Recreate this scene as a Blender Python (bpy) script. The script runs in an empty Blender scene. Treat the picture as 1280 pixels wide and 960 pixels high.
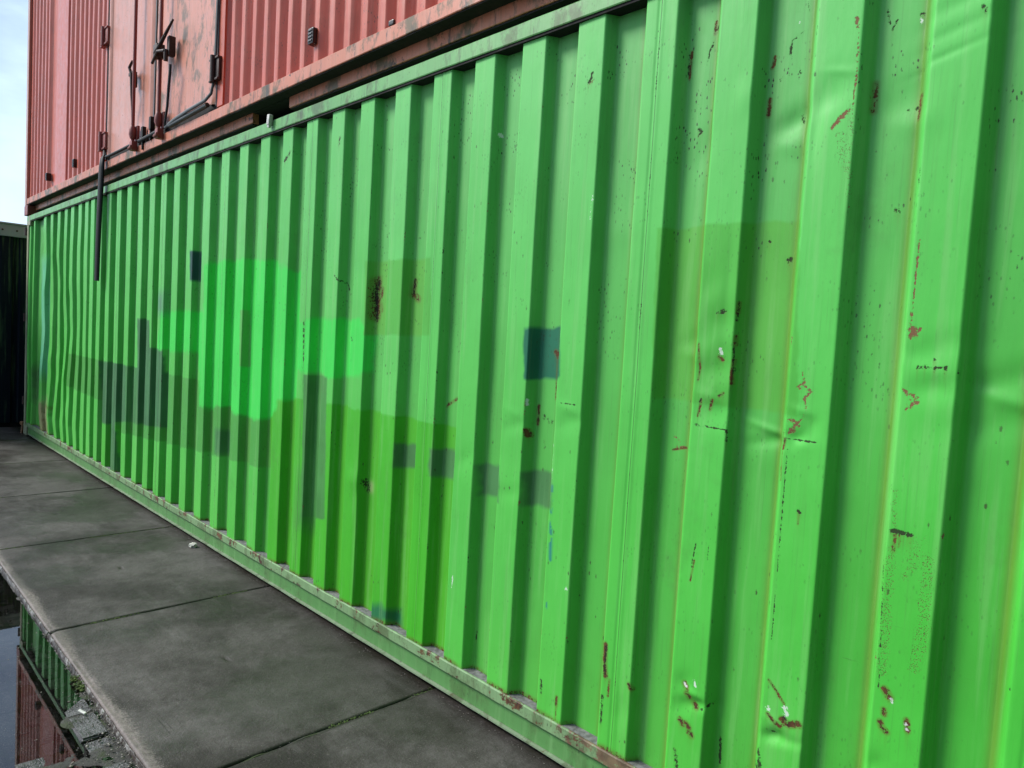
import bpy, bmesh, math, random
import numpy as np
from mathutils import Matrix, Vector

# ------------------------------------------------------------------ camera, sky, sun
sc = bpy.context.scene
random.seed(4)
cam = bpy.data.cameras.new('camera'); co = bpy.data.objects.new('camera', cam); sc.collection.objects.link(co)
Fw = Vector((-0.7102, 0.7015, -0.0591)).normalized()
Rt = Vector((0.6991, 0.7127, 0.0585)); Rt = (Rt - Fw * Rt.dot(Fw)).normalized()
Up = Rt.cross(Fw)
M = Matrix((( Rt.x, Up.x, -Fw.x, 11.2442), (Rt.y, Up.y, -Fw.y, -1.9072), (Rt.z, Up.z, -Fw.z, 1.5101), (0, 0, 0, 1)))
co.matrix_world = M
cam.sensor_width = 36.0; cam.lens = 36.0 * 888.86 / 1280.0
cam.clip_start = 0.05; cam.clip_end = 3000
sc.camera = co
SUN_EL, SUN_AZ = 42.0, 49.0     # azimuth measured from -Y towards -X
sdir = Vector((-math.sin(math.radians(SUN_AZ)) * math.cos(math.radians(SUN_EL)),
               -math.cos(math.radians(SUN_AZ)) * math.cos(math.radians(SUN_EL)), math.sin(math.radians(SUN_EL))))
w = bpy.data.worlds.new("World"); sc.world = w; w.use_nodes = True
nt = w.node_tree; nt.nodes.clear()
sky = nt.nodes.new('ShaderNodeTexSky'); sky.sky_type = 'NISHITA'; sky.sun_disc = False
sky.sun_elevation = math.radians(SUN_EL); sky.sun_rotation = math.atan2(sdir.x, sdir.y)
sky.air_density = 1.0; sky.dust_density = 1.5
tc = nt.nodes.new('ShaderNodeTexCoord')
mp = nt.nodes.new('ShaderNodeMapping'); mp.inputs['Scale'].default_value = (1.0, 1.0, 2.6)
mp.inputs['Location'].default_value = (0.35, 0.1, 0.42)
nz = nt.nodes.new('ShaderNodeTexNoise'); nz.inputs['Scale'].default_value = 3.2; nz.inputs['Detail'].default_value = 6; nz.inputs['Roughness'].default_value = .55
rp = nt.nodes.new('ShaderNodeMapRange'); rp.inputs['From Min'].default_value = .30; rp.inputs['From Max'].default_value = .60
mx = nt.nodes.new('ShaderNodeMix'); mx.data_type = 'RGBA'
mx.inputs['B'].default_value = (5.6, 7.3, 9.3, 1)        # sunlit cloud, in the sky texture's own units
bg = nt.nodes.new('ShaderNodeBackground'); bg.inputs['Strength'].default_value = 0.05
ow = nt.nodes.new('ShaderNodeOutputWorld')
L = nt.links.new
L(tc.outputs['Generated'], mp.inputs['Vector']); L(mp.outputs['Vector'], nz.inputs['Vector']); L(nz.outputs['Fac'], rp.inputs['Value'])
L(rp.outputs['Result'], mx.inputs['Factor']); L(sky.outputs['Color'], mx.inputs['A']); dt = nt.nodes.new('ShaderNodeVectorMath'); dt.operation = 'DOT_PRODUCT'; dt.inputs[1].default_value = (-.83, -.40, .38)
gr = nt.nodes.new('ShaderNodeMapRange'); gr.interpolation_type = 'SMOOTHSTEP'
for k_, v_ in (('From Min', -.45), ('From Max', .85), ('To Min', .03), ('To Max', 1.22)): gr.inputs[k_].default_value = v_
sc_ = nt.nodes.new('ShaderNodeVectorMath'); sc_.operation = 'SCALE'
L(tc.outputs['Generated'], dt.inputs[0]); L(dt.outputs['Value'], gr.inputs['Value']); L(gr.outputs['Result'], sc_.inputs['Scale']); L(mx.outputs['Result'], sc_.inputs[0])
L(sc_.outputs[0], bg.inputs['Color']); L(bg.outputs['Background'], ow.inputs['Surface'])
sl = bpy.data.lights.new('sun', 'SUN'); sl.energy = 1.5; sl.angle = math.radians(18); sl.color = (1.0, .965, .91)
so = bpy.data.objects.new('sun', sl); sc.collection.objects.link(so)
so.rotation_euler = (-sdir).to_track_quat('-Z', 'Y').to_euler()
sc.view_settings.view_transform = 'Standard'; sc.view_settings.look = 'None'
sc.view_settings.exposure = 1.45; sc.view_settings.gamma = 1.0
sc.view_settings.use_curve_mapping = False
sc.cycles.max_bounces = 6; sc.cycles.diffuse_bounces = 3; sc.cycles.glossy_bounces = 3

# ------------------------------------------------------------------ measurements (metres)
H = 2.705                # height of the green container = underside of the red one
XL, XR = 0.64, 12.85     # container ends
DEP = 0.045              # depth of the corrugation
EDGES = [11.90, 11.63, 11.35, 11.07, 10.79, 10.508, 10.215, 9.947, 9.662, 9.387, 9.117, 8.849, 8.565, 8.276, 8.01, 7.744, 7.468, 7.188,
         6.896, 6.62, 6.333, 6.045, 5.765, 5.49, 5.235, 4.96, 4.66, 4.37, 4.085, 3.81, 3.56, 3.345, 3.1, 2.816, 2.549, 2.25, 1.93]
SEAMX = {11.07: 10.995, 9.947: 9.885, 8.849: 8.79, 7.744: 7.69, 6.62: 6.565, 5.49: 5.43, 4.37: 4.32}
PATCHES=[('band', [(2.602, 1.12), (4.925, 1.115), (6.202, 1.112), (7.242, 1.119), (7.279, 0.675), (6.383, 0.633), (5.262, 0.571), (4.439, 0.52), (3.835, 0.742), (2.631, 0.775)], 0.004, 0.004, 1.0), ('lime', [(7.221, 1.127), (8.165, 1.137), (8.987, 1.138), (8.987, 0.788), (8.987, 0.145), (8.531, 0.108), (7.935, 0.102), (7.306, 0.107)], 0.004, 0.006, 1.0), ('lime', [(3.848, 0.592), (4.434, 0.576), (4.474, 0.1), (3.893, 0.055)], 0.004, 0.01, 0.6), ('teal', [(3.804, 1.108), (4.61, 1.122), (4.651, 0.637), (4.363, 0.602), (4.4, 0.158), (4.138, 0.149), (4.104, 0.549), (3.852, 0.548)], 0.004, 0.004, 1.0), ('teal', [(4.611, 1.115), (4.945, 1.117), (4.983, 0.658), (4.651, 0.637)], 0.004, 0.004, 0.75), ('teal', [(4.89, 1.523), (5.182, 1.515), (5.253, 0.678), (4.963, 0.662)], 0.004, 0.004, 1.0), ('teal', [(5.2, 1.3), (5.49, 1.289), (5.54, 0.696), (5.252, 0.685)], 0.004, 0.004, 1.0), ('teal', [(5.47, 1.121), (5.607, 1.125), (5.626, 0.908), (5.488, 0.906)], 0.004, 0.004, 1.0), ('navy', [(5.994, 2.019), (6.141, 2.006), (6.158, 1.801), (6.011, 1.809)], 0.006, 0.004, 1.0), ('teal', [(6.53, 0.817), (6.708, 0.83), (6.722, 0.664), (6.543, 0.653)], 0.02, 0.004, 0.8), ('mint', [(6.262, 1.913), (6.603, 1.927), (7.268, 1.905), (7.271, 1.877), (7.535, 1.837), (7.559, 1.552), (7.812, 1.575), (8.237, 1.57), (8.288, 1.552), (8.315, 1.479), (8.306, 1.335), (8.239, 1.299), (7.944, 1.277), (7.793, 1.291), (7.581, 1.285), (7.575, 1.137), (7.416, 1.099), (7.355, 0.999), (7.15, 0.956), (6.868, 0.947), (6.682, 0.984), (6.386, 0.93), (6.258, 0.955), (6.242, 1.149), (6.127, 1.309), (5.384, 1.29), (5.43, 1.588), (6.274, 1.597)], 0.012, 0.012, 1.0), ('base', [(6.857, 1.608), (6.917, 1.608), (6.941, 1.261), (6.881, 1.257)], 0.004, 0.004, 1.0), ('teal2', [(7.699, 1.272), (7.944, 1.273), (7.982, 0.531), (7.73, 0.485)], 0.004, 0.004, 1.0), ('teal2', [(7.692, 0.727), (7.851, 0.711), (7.841, 0.413), (7.68, 0.433)], 0.05, 0.004, 0.75), ('g1', [(8.255, 1.858), (8.768, 1.855), (8.786, 1.515), (8.271, 1.505)], 0.004, 0.004, 1.0), ('g2', [(9.925, 1.897), (10.382, 1.895), (10.422, 1.356), (9.946, 1.358)], 0.004, 0.004, 1.0), ('patch', [(9.357, 1.563), (9.386, 1.572), (9.534, 1.576), (9.549, 1.398), (9.535, 1.38), (9.373, 1.376)], 0.006, 0.006, 1.0), ('slate', [(8.559, 1.012), (8.711, 1.026), (8.72, 0.916), (8.568, 0.901)], 0.008, 0.006, 0.9), ('slate', [(8.827, 1.026), (8.982, 1.045), (8.993, 0.918), (8.836, 0.907)], 0.008, 0.006, 0.9), ('slate', [(9.123, 0.998), (9.155, 1.016), (9.267, 1.022), (9.278, 0.887), (9.133, 0.878)], 0.008, 0.006, 0.9), ('slate', [(9.386, 1.02), (9.418, 1.038), (9.54, 1.041), (9.551, 0.907), (9.396, 0.893)], 0.008, 0.006, 0.9), ('patch', [(8.415, 0.203), (8.506, 0.247), (8.548, 0.229), (8.63, 0.24), (8.636, 0.173), (8.42, 0.141)], 0.02, 0.012, 0.9), ('violet', [(5.329, 1.73), (5.488, 1.729), (5.501, 1.57), (5.343, 1.568)], 0.05, 0.004, 0.55), ('cyan', [(1.193, 2.148), (1.602, 2.132), (1.714, 0.807), (1.393, 0.783)], 0.1, 0.004, 0.8), ('tan', [(1.357, 0.466), (1.869, 0.546), (1.907, 0.094), (1.304, 0.105)], 0.05, 0.03, 0.85), ('dirtd', [(0.982, 0.85), (1.319, 0.92), (1.355, 0.495), (1.015, 0.461)], 0.06, 0.03, 0.6)]
STROKES=[('chip', [(10.491, 2.16), (10.469, 2.14), (10.45, 2.118)], 0.009, 0.85, 0), ('chip', [(10.488, 2.39), (10.498, 2.361)], 0.006, 0.8, 0), ('chip', [(10.499, 2.351), (10.501, 2.251), (10.498, 2.171)], 0.0035, 0.75, 0), ('chip', [(10.684, 1.813), (10.681, 1.62), (10.682, 1.571)], 0.003, 0.9, 0), ('chip', [(10.683, 1.597), (10.697, 1.597), (10.686, 1.581)], 0.012, 0.8, 0), ('chip', [(10.676, 1.449), (10.698, 1.434), (10.71, 1.421)], 0.006, 0.9, 0), ('chip', [(10.704, 1.43), (10.692, 1.406)], 0.013, 0.6, 0), ('dark', [(10.705, 1.506), (10.764, 1.508)], 0.003, 0.75, 0), ('dark', [(10.72, 1.511), (10.72, 1.509)], 0.004, 1.1, 0), ('dark', [(10.739, 1.526), (10.74, 1.524)], 0.004, 1.1, 0), ('dark', [(10.741, 1.507), (10.741, 1.505)], 0.005, 1.1, 0), ('dark', [(10.764, 1.51), (10.764, 1.508)], 0.006, 1.1, 0), ('dark', [(10.705, 1.506), (10.705, 1.504)], 0.004, 1.1, 0), ('dark', [(10.68, 1.097), (10.69, 1.1), (10.707, 1.098)], 0.006, 1.2, 0), ('dark', [(10.718, 1.098), (10.725, 1.098)], 0.006, 1.2, 0), ('dark', [(10.446, 1.1), (10.449, 1.094)], 0.006, 1.2, 0), ('rust', [(10.446, 1.096), (10.447, 1.063)], 0.003, 0.7, 0), ('rust', [(10.689, 1.091), (10.689, 1.051)], 0.006, 0.6, 0), ('rust', [(10.698, 1.094), (10.699, 1.062)], 0.003, 0.6, 0), ('chip', [(10.426, 1.473), (10.434, 1.447), (10.414, 1.433), (10.423, 1.429)], 0.004, 0.85, 0), ('chip', [(10.433, 1.439), (10.454, 1.423), (10.436, 1.404), (10.445, 1.375)], 0.005, 0.85, 0), ('chip', [(10.445, 1.375), (10.434, 1.347), (10.41, 1.32)], 0.003, 0.7, 0), ('chip', [(10.401, 1.344), (10.422, 1.333), (10.406, 1.309)], 0.01, 0.8, 0), ('dark', [(10.385, 1.288), (10.434, 1.289), (10.477, 1.29)], 0.0022, 1.0, 0), ('rust', [(10.39, 1.287), (10.387, 1.262)], 0.006, 0.8, 0), ('dark', [(10.11, 1.292), (10.211, 1.29)], 0.0022, 1.1, 0), ('dark', [(10.214, 1.288), (10.216, 1.255)], 0.004, 0.9, 0), ('dark', [(9.551, 1.303), (9.638, 1.303)], 0.0025, 0.9, 0), ('rust', [(10.22, 1.662), (10.218, 1.63)], 0.004, 0.95, 0), ('rust', [(10.218, 1.565), (10.218, 1.537)], 0.004, 0.8, 0), ('rust', [(10.217, 1.495), (10.214, 1.467), (10.217, 1.425)], 0.0045, 0.85, 0), ('dark', [(10.22, 1.669), (10.218, 1.6)], 0.003, 0.8, 0), ('dark', [(10.216, 1.537), (10.218, 1.453)], 0.003, 0.8, 0), ('rust', [(10.103, 1.537), (10.112, 1.464), (10.109, 1.428)], 0.004, 0.8, 0), ('white', [(10.173, 1.525), (10.177, 1.509)], 0.008, 1.2, 0), ('rust', [(10.172, 1.502), (10.184, 1.493)], 0.006, 0.9, 0), ('rust', [(10.125, 1.369), (10.119, 1.339), (10.116, 1.319)], 0.004, 0.85, 0), ('rust', [(10.162, 1.373), (10.154, 1.343)], 0.005, 0.8, 0), ('rust', [(10.182, 1.386), (10.194, 1.395)], 0.005, 0.85, 0), ('dark', [(10.125, 1.374), (10.12, 1.361)], 0.003, 0.9, 0), ('dark', [(10.182, 1.389), (10.192, 1.392)], 0.004, 0.9, 0), ('chip', [(10.011, 1.244), (10.036, 1.227), (10.015, 1.204), (10.055, 1.21)], 0.008, 0.45, 1), ('rust', [(10.012, 1.198), (10.061, 1.211)], 0.004, 0.8, 1), ('white', [(10.415, 1.262), (10.437, 0.961)], 0.0015, 0.0, 0), ('stip', [(10.682, 1.196), (10.686, 1.107)], 0.01, 0.5, 0), ('stip', [(10.684, 1.046), (10.685, 0.904), (10.687, 0.741)], 0.016, 0.62, 0), ('stip', [(10.766, 1.047), (10.77, 0.891), (10.759, 0.778)], 0.018, 0.55, 0), ('stip', [(10.746, 1.081), (10.717, 0.994)], 0.03, 0.4, 0), ('stip', [(10.498, 2.171), (10.507, 1.926)], 0.01, 0.42, 0), ('stip', [(10.473, 2.094), (10.492, 2.01)], 0.02, 0.45, 0), ('dark', [(10.403, 1.26), (10.402, 1.086), (10.403, 0.906), (10.4, 0.723)], 0.002, 0.75, 0), ('rust', [(10.384, 1.306), (10.39, 1.173)], 0.003, 0.6, 0), ('dark', [(10.667, 1.021), (10.679, 0.82), (10.683, 0.698)], 0.002, 0.7, 0), ('rust', [(10.14, 0.495), (10.149, 0.486)], 0.01, 0.95, 0), ('rust', [(10.151, 0.469), (10.16, 0.46)], 0.01, 0.95, 0), ('rust', [(10.175, 0.446), (10.184, 0.437)], 0.01, 0.95, 0), ('rust', [(10.136, 0.379), (10.145, 0.37)], 0.01, 0.95, 0), ('rust', [(10.158, 0.376), (10.168, 0.367)], 0.01, 0.95, 0), ('rust', [(10.169, 0.355), (10.178, 0.347)], 0.01, 0.95, 0), ('white', [(10.137, 0.496), (10.146, 0.489)], 0.007, 1.0, 0), ('white', [(10.174, 0.516), (10.178, 0.502)], 0.006, 1.0, 0), ('dark', [(10.203, 0.438), (10.228, 0.463)], 0.004, 0.8, 0), ('rust', [(10.403, 0.61), (10.425, 0.589), (10.451, 0.56)], 0.004, 0.9, 0), ('white', [(10.407, 0.535), (10.41, 0.525)], 0.008, 1.0, 0), ('white', [(10.454, 0.548), (10.457, 0.536)], 0.012, 1.1, 0), ('rust', [(10.45, 0.515), (10.466, 0.508), (10.494, 0.52)], 0.01, 1.1, 0), ('rust', [(10.408, 0.515), (10.428, 0.501), (10.445, 0.494)], 0.006, 0.9, 0), ('dark', [(10.454, 0.525), (10.464, 0.509)], 0.006, 0.9, 0), ('dark', [(10.408, 0.468), (10.44, 0.469)], 0.003, 0.7, 0), ('rust', [(10.698, 0.7), (10.71, 0.685)], 0.01, 0.95, 0), ('rust', [(10.7, 0.65), (10.701, 0.638)], 0.008, 0.8, 0), ('rust', [(10.694, 0.616), (10.698, 0.605), (10.71, 0.596)], 0.008, 1.0, 0), ('rust', [(10.752, 0.645), (10.756, 0.619)], 0.007, 1.0, 0), ('white', [(10.714, 0.684), (10.717, 0.671)], 0.006, 0.9, 0), ('white', [(10.751, 0.635), (10.754, 0.622)], 0.006, 1.0, 0), ('dark', [(10.126, 0.285), (10.137, 0.226)], 0.009, 0.75, 0), ('dark', [(10.389, 0.406), (10.398, 0.352)], 0.009, 0.75, 0), ('dark', [(10.37, 0.35), (10.387, 0.347)], 0.008, 0.8, 0), ('dark', [(10.25, 0.363), (10.255, 0.278)], 0.005, 0.9, 1), ('scr', [(10.145, 0.933), (10.135, 0.856)], 0.003, 0.8, 0), ('scr', [(10.191, 0.964), (10.186, 0.894)], 0.002, 0.7, 0), ('rust', [(10.144, 0.883), (10.135, 0.816)], 0.003, 0.8, 0), ('dark', [(10.548, 2.409), (10.557, 2.371)], 0.0035, 0.72, 1), ('dark', [(10.069, 2.503), (10.047, 2.437)], 0.0035, 0.72, 1), ('dark', [(10.042, 2.434), (10.035, 2.388)], 0.0035, 0.72, 1), ('dark', [(10.332, 2.414), (10.3, 2.392)], 0.0035, 0.72, 1), ('dark', [(10.3, 2.392), (10.299, 2.353)], 0.0035, 0.72, 1), ('dark', [(10.329, 2.316), (10.333, 2.298)], 0.0035, 0.72, 1), ('dark', [(9.97, 2.432), (9.972, 2.37)], 0.0035, 0.72, 1), ('dark', [(10.34, 2.483), (10.343, 2.463)], 0.0035, 0.72, 1), ('dark', [(10.28, 2.303), (10.274, 2.282)], 0.0035, 0.72, 1), ('dark', [(10.347, 2.449), (10.345, 2.439)], 0.0035, 0.72, 1), ('rust', [(10.057, 2.51), (10.055, 2.478)], 0.006, 0.9, 1), ('rust', [(9.978, 2.442), (9.976, 2.362)], 0.005, 0.9, 1), ('rust', [(10.254, 2.36), (10.249, 2.332)], 0.006, 0.85, 1), ('rust', [(10.249, 2.242), (10.248, 2.198)], 0.007, 0.95, 1), ('dark', [(10.345, 2.18), (10.351, 2.164)], 0.008, 0.8, 1), ('rust', [(10.535, 2.227), (10.535, 2.156)], 0.01, 0.6, 1), ('rust', [(10.647, 2.174), (10.646, 2.116)], 0.006, 0.8, 1), ('dark', [(10.573, 2.374), (10.564, 2.354)], 0.004, 0.8, 0), ('dark', [(10.769, 2.339), (10.778, 2.333), (10.775, 2.325)], 0.005, 0.9, 0), ('white', [(10.628, 2.364), (10.63, 2.357)], 0.006, 1.1, 1), ('dark', [(10.63, 2.378), (10.634, 2.373)], 0.007, 0.9, 1), ('dark', [(10.617, 2.145), (10.64, 2.146)], 0.006, 0.6, 1), ('dark', [(9.603, 2.416), (9.616, 2.427), (9.618, 2.443)], 0.006, 1.1, 0), ('chip', [(9.61, 2.407), (9.623, 2.423)], 0.008, 0.5, 0), ('dark', [(10.021, 2.198), (10.035, 2.19), (10.025, 2.182)], 0.005, 1.0, 1), ('dark', [(10.157, 1.632), (10.181, 1.637)], 0.007, 0.85, 1), ('dark', [(10.346, 1.784), (10.344, 1.782)], 0.008, 1.0, 1), ('dark', [(10.61, 1.9), (10.618, 1.889)], 0.007, 0.9, 1), ('dark', [(10.281, 1.839), (10.283, 1.837)], 0.006, 0.9, 1), ('rust', [(9.488, 1.482), (9.497, 1.474)], 0.01, 1.25, 1), ('rust', [(9.497, 1.465), (9.499, 1.306)], 0.004, 0.55, 1), ('rust', [(9.418, 1.274), (9.419, 1.207)], 0.008, 1.0, 1), ('rust', [(9.392, 1.181), (9.398, 1.161)], 0.008, 1.2, 0), ('dark', [(9.444, 1.24), (9.482, 1.224)], 0.02, 0.45, 1), ('dark', [(9.459, 1.152), (9.458, 1.121)], 0.01, 0.5, 1), ('rust', [(8.894, 1.228), (8.945, 1.257)], 0.008, 0.7, 1), ('rust', [(8.879, 1.216), (8.894, 1.232)], 0.007, 0.8, 1), ('rust', [(8.311, 1.761), (8.309, 1.692), (8.311, 1.596)], 0.03, 0.85, 1), ('dark', [(8.317, 1.761), (8.3, 1.723), (8.312, 1.576)], 0.014, 0.95, 1), ('rust', [(8.346, 1.724), (8.342, 1.693)], 0.012, 0.9, 1), ('rust', [(8.345, 1.655), (8.354, 1.624)], 0.012, 0.5, 1), ('rust', [(8.607, 1.755), (8.599, 1.698), (8.637, 1.676)], 0.018, 0.75, 1), ('dark', [(8.606, 1.763), (8.599, 1.705)], 0.01, 0.75, 1), ('rust', [(9.835, 0.511), (9.837, 0.445), (9.844, 0.406)], 0.01, 1.1, 0), ('dark', [(9.839, 0.506), (9.84, 0.412)], 0.006, 0.9, 0), ('rust', [(9.939, 0.413), (9.947, 0.4)], 0.008, 0.95, 0), ('rust', [(9.861, 0.399), (9.859, 0.342)], 0.005, 0.8, 0), ('dark', [(9.836, 0.333), (9.838, 0.236)], 0.007, 0.8, 0), ('rust', [(9.636, 0.246), (9.635, 0.216)], 0.007, 1.0, 0), ('rust', [(9.635, 0.21), (9.635, 0.162)], 0.004, 0.6, 0), ('dark', [(9.558, 0.28), (9.562, 0.234)], 0.006, 0.9, 0), ('dark', [(9.145, 0.159), (9.15, 0.109)], 0.004, 0.9, 1), ('dark', [(9.149, 0.315), (9.147, 0.28)], 0.005, 1.0, 1), ('blue', [(9.55, 0.998), (9.554, 0.904)], 0.006, 0.75, 0), ('blue', [(9.557, 0.861), (9.564, 0.73)], 0.008, 0.8, 0), ('blue', [(9.557, 0.58), (9.56, 0.551)], 0.004, 0.8, 0), ('white', [(9.541, 1.151), (9.548, 1.021)], 0.005, 0.6, 0), ('white', [(9.648, 0.651), (9.648, 0.646)], 0.008, 1.1, 0), ('white', [(9.653, 2.024), (9.649, 1.943)], 0.008, 0.72, 0), ('white', [(9.131, 2.325), (9.136, 2.318)], 0.006, 1.2, 1), ('white', [(10.32, 2.44), (10.316, 2.44)], 0.004, 0.8, 0), ('white', [(9.391, 1.296), (9.392, 1.278)], 0.006, 1.0, 0), ('white', [(9.029, 0.521), (9.023, 0.468)], 0.006, 0.9, 0), ('dark', [(7.971, 1.796), (8.036, 1.754), (8.054, 1.725)], 0.006, 0.9, 1), ('dark', [(8.152, 1.5), (8.177, 1.461)], 0.004, 0.7, 0), ('dark', [(7.674, 1.545), (7.673, 1.538)], 0.01, 1.0, 0), ('dark', [(7.677, 1.51), (7.676, 1.503)], 0.01, 1.0, 0), ('dark', [(7.679, 1.48), (7.678, 1.473)], 0.01, 1.0, 0), ('dark', [(7.682, 1.449), (7.681, 1.443)], 0.01, 1.0, 0), ('dark', [(7.684, 1.423), (7.683, 1.417)], 0.01, 1.0, 0), ('dark', [(7.687, 1.384), (7.686, 1.378)], 0.01, 1.0, 0), ('dark', [(7.689, 1.362), (7.688, 1.356)], 0.01, 1.0, 0), ('dark', [(7.69, 1.349), (7.689, 1.343)], 0.01, 1.0, 0), ('dark', [(8.294, 0.782), (8.311, 0.745)], 0.02, 0.8, 1), ('tanp', [(8.33, 0.772), (8.332, 0.749)], 0.02, 0.9, 1), ('rust', [(7.556, 0.477), (7.583, 0.391)], 0.02, 0.8, 0), ('dark', [(3.738, 0.96), (3.691, 0.88)], 0.02, 0.5, 0), ('dark', [(7.97, 2.491), (7.965, 2.46)], 0.01, 1.0, 0), ('dark', [(7.408, 2.475), (7.381, 2.456)], 0.014, 1.0, 0), ('dark', [(7.434, 2.497), (7.426, 2.481)], 0.01, 0.9, 0), ('dark', [(1.177, 0.834), (1.199, 0.576)], 0.05, 0.5, 0), ('dark', [(2.331, 0.975), (2.345, 0.811)], 0.04, 0.5, 0), ('rust', [(1.585, 0.452), (1.61, 0.147)], 0.05, 0.42, 0), ('rust', [(1.742, 0.478), (1.975, 0.448)], 0.03, 0.4, 0), ('scr', [(9.732, 1.87), (9.752, 1.548)], 0.001, 0, 0)]


# ------------------------------------------------------------------ helpers
def link(o, parent=None):
    sc.collection.objects.link(o)
    if parent is not None: o.parent = parent
    return o
def empty(name, label, cat, loc=(0, 0, 0), group=None):
    o = bpy.data.objects.new(name, None); link(o); o.location = loc
    o['label'] = label; o['category'] = cat
    if group: o['group'] = group
    o.empty_display_size = .2
    return o
def part(name, me, mat, parent=None, label=None):
    if isinstance(me, bmesh.types.BMesh):
        m = bpy.data.meshes.new(name); me.to_mesh(m); me.free(); me = m
    o = bpy.data.objects.new(name, me); link(o)
    if parent is not None:
        o.parent = parent; o.matrix_parent_inverse = Matrix.Translation(-Vector(parent.location))
    if mat: me.materials.append(mat)
    if label: o['label'] = label
    return o
def tag(o, label=None, cat=None, kind=None, group=None):
    if label: o['label'] = label
    if cat: o['category'] = cat
    if kind: o['kind'] = kind
    if group: o['group'] = group
    return o
def box(bm, a, b, bev=0.0):
    a = Vector(a); b = Vector(b)
    c = (a + b) / 2; s = b - a
    r = bmesh.ops.create_cube(bm, size=1.0)
    vs = r['verts']
    for v in vs: v.co = Vector((v.co.x * s.x, v.co.y * s.y, v.co.z * s.z)) + c
    if bev > 0:
        es = list({e for v in vs for e in v.link_edges})
        bmesh.ops.bevel(bm, geom=es, offset=bev, segments=2, affect='EDGES', profile=.6)
    return bm
def tube(bm, pts, r, n=10, caps=True, flat=1.0):
    pts = [Vector(p) for p in pts]; rings = []
    for i, p in enumerate(pts):
        d = (pts[min(i + 1, len(pts) - 1)] - pts[max(i - 1, 0)]).normalized()
        a = d.cross(Vector((0, 1, 0)))
        if a.length < .1: a = d.cross(Vector((0, 0, 1)))
        a.normalize(); b = d.cross(a)
        rr = r[i] if isinstance(r, (list, tuple)) else r
        rings.append([bm.verts.new(p + (a * math.cos(t) + b * math.sin(t) * flat) * rr) for t in [2 * math.pi * k / n for k in range(n)]])
    for u, v in zip(rings, rings[1:]):
        for k in range(n): bm.faces.new((u[k], u[(k + 1) % n], v[(k + 1) % n], v[k]))
    if caps: bm.faces.new(rings[0][::-1]); bm.faces.new(rings[-1])
    return bm
def extrude_x(bm, prof, x0, x1, n=1, wob=0.0, seed=0):
    """closed (y,z) profile swept along X, with n slightly uneven stations"""
    rs = random.Random(seed); rings = []
    for i in range(n + 1):
        x = x0 + (x1 - x0) * i / n
        dy = rs.uniform(-wob, wob); dz = rs.uniform(-wob, wob) * .5
        rings.append([bm.verts.new((x, y + dy, z + dz)) for y, z in prof])
    k = len(prof)
    for u, v in zip(rings, rings[1:]):
        for j in range(k): bm.faces.new((u[j], u[(j + 1) % k], v[(j + 1) % k], v[j]))
    bm.faces.new(rings[0][::-1]); bm.faces.new(rings[-1])
    bmesh.ops.recalc_face_normals(bm, faces=bm.faces)
    return bm
def smooth(o, angle=40):
    me = o.data
    me.polygons.foreach_set('use_smooth', [True] * len(me.polygons))
    me.set_sharp_from_angle(angle=math.radians(angle))
    return o
def hash2(i, j, s):
    v = np.sin(i * 127.1 + j * 311.7 + s * 74.7) * 43758.5453
    return v - np.floor(v)
def vnoise(x, y, s=0):
    xi = np.floor(x); yi = np.floor(y); fx = x - xi; fy = y - yi
    fx = fx * fx * (3 - 2 * fx); fy = fy * fy * (3 - 2 * fy)
    a = hash2(xi, yi, s); b = hash2(xi + 1, yi, s); c = hash2(xi, yi + 1, s); d = hash2(xi + 1, yi + 1, s)
    return (a * (1 - fx) + b * fx) * (1 - fy) + (c * (1 - fx) + d * fx) * fy - .5
def fbm(x, y, s=0, o=4):
    t = 0; a = 1.0
    for k in range(o): t = t + a * vnoise(x * 2 ** k, y * 2 ** k, s + k); a *= .5
    return t
def seg_dist(px, pz, pts):
    d = np.full(px.shape, 1e9)
    if len(pts) == 1: pts = [pts[0], pts[0]]
    for (ax, az), (bx, bz) in zip(pts, pts[1:]):
        vx, vz = bx - ax, bz - az; l = vx * vx + vz * vz + 1e-12
        t = np.clip(((px - ax) * vx + (pz - az) * vz) / l, 0, 1)
        d = np.minimum(d, np.hypot(px - ax - t * vx, pz - az - t * vz))
    return d
def poly_sdf(px, pz, pts):
    d = seg_dist(px, pz, list(pts) + [pts[0]])
    ins = np.zeros(px.shape, bool)
    n = len(pts)
    for i in range(n):
        ax, az = pts[i]; bx, bz = pts[(i + 1) % n]
        c = ((az > pz) != (bz > pz)) & (px < (bx - ax) * (pz - az) / ((bz - az) or 1e-9) + ax)
        ins ^= c
    return np.where(ins, -d, d)
def grid_mesh(name, X, Y, Z, attrs=None):
    """X, Y, Z are (rows, cols) arrays"""
    r, c = X.shape
    me = bpy.data.meshes.new(name)
    co_ = np.stack([X, Y, Z], -1).reshape(-1, 3).astype(np.float32)
    idx = np.arange(r * c).reshape(r, c)
    f = np.stack([idx[:-1, :-1], idx[:-1, 1:], idx[1:, 1:], idx[1:, :-1]], -1).reshape(-1, 4)
    me.vertices.add(len(co_)); me.vertices.foreach_set('co', co_.ravel())
    me.loops.add(f.size); me.loops.foreach_set('vertex_index', f.ravel().astype(np.int32))
    me.polygons.add(len(f)); me.polygons.foreach_set('loop_start', (np.arange(len(f)) * 4).astype(np.int32))
    me.polygons.foreach_set('use_smooth', np.ones(len(f), bool))
    for k, v in (attrs or {}).items():
        a = me.attributes.new(k, 'FLOAT_COLOR', 'POINT')
        a.data.foreach_set('color', v.reshape(-1, 4).astype(np.float32).ravel())
    me.update(); me.validate()
    return me

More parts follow.
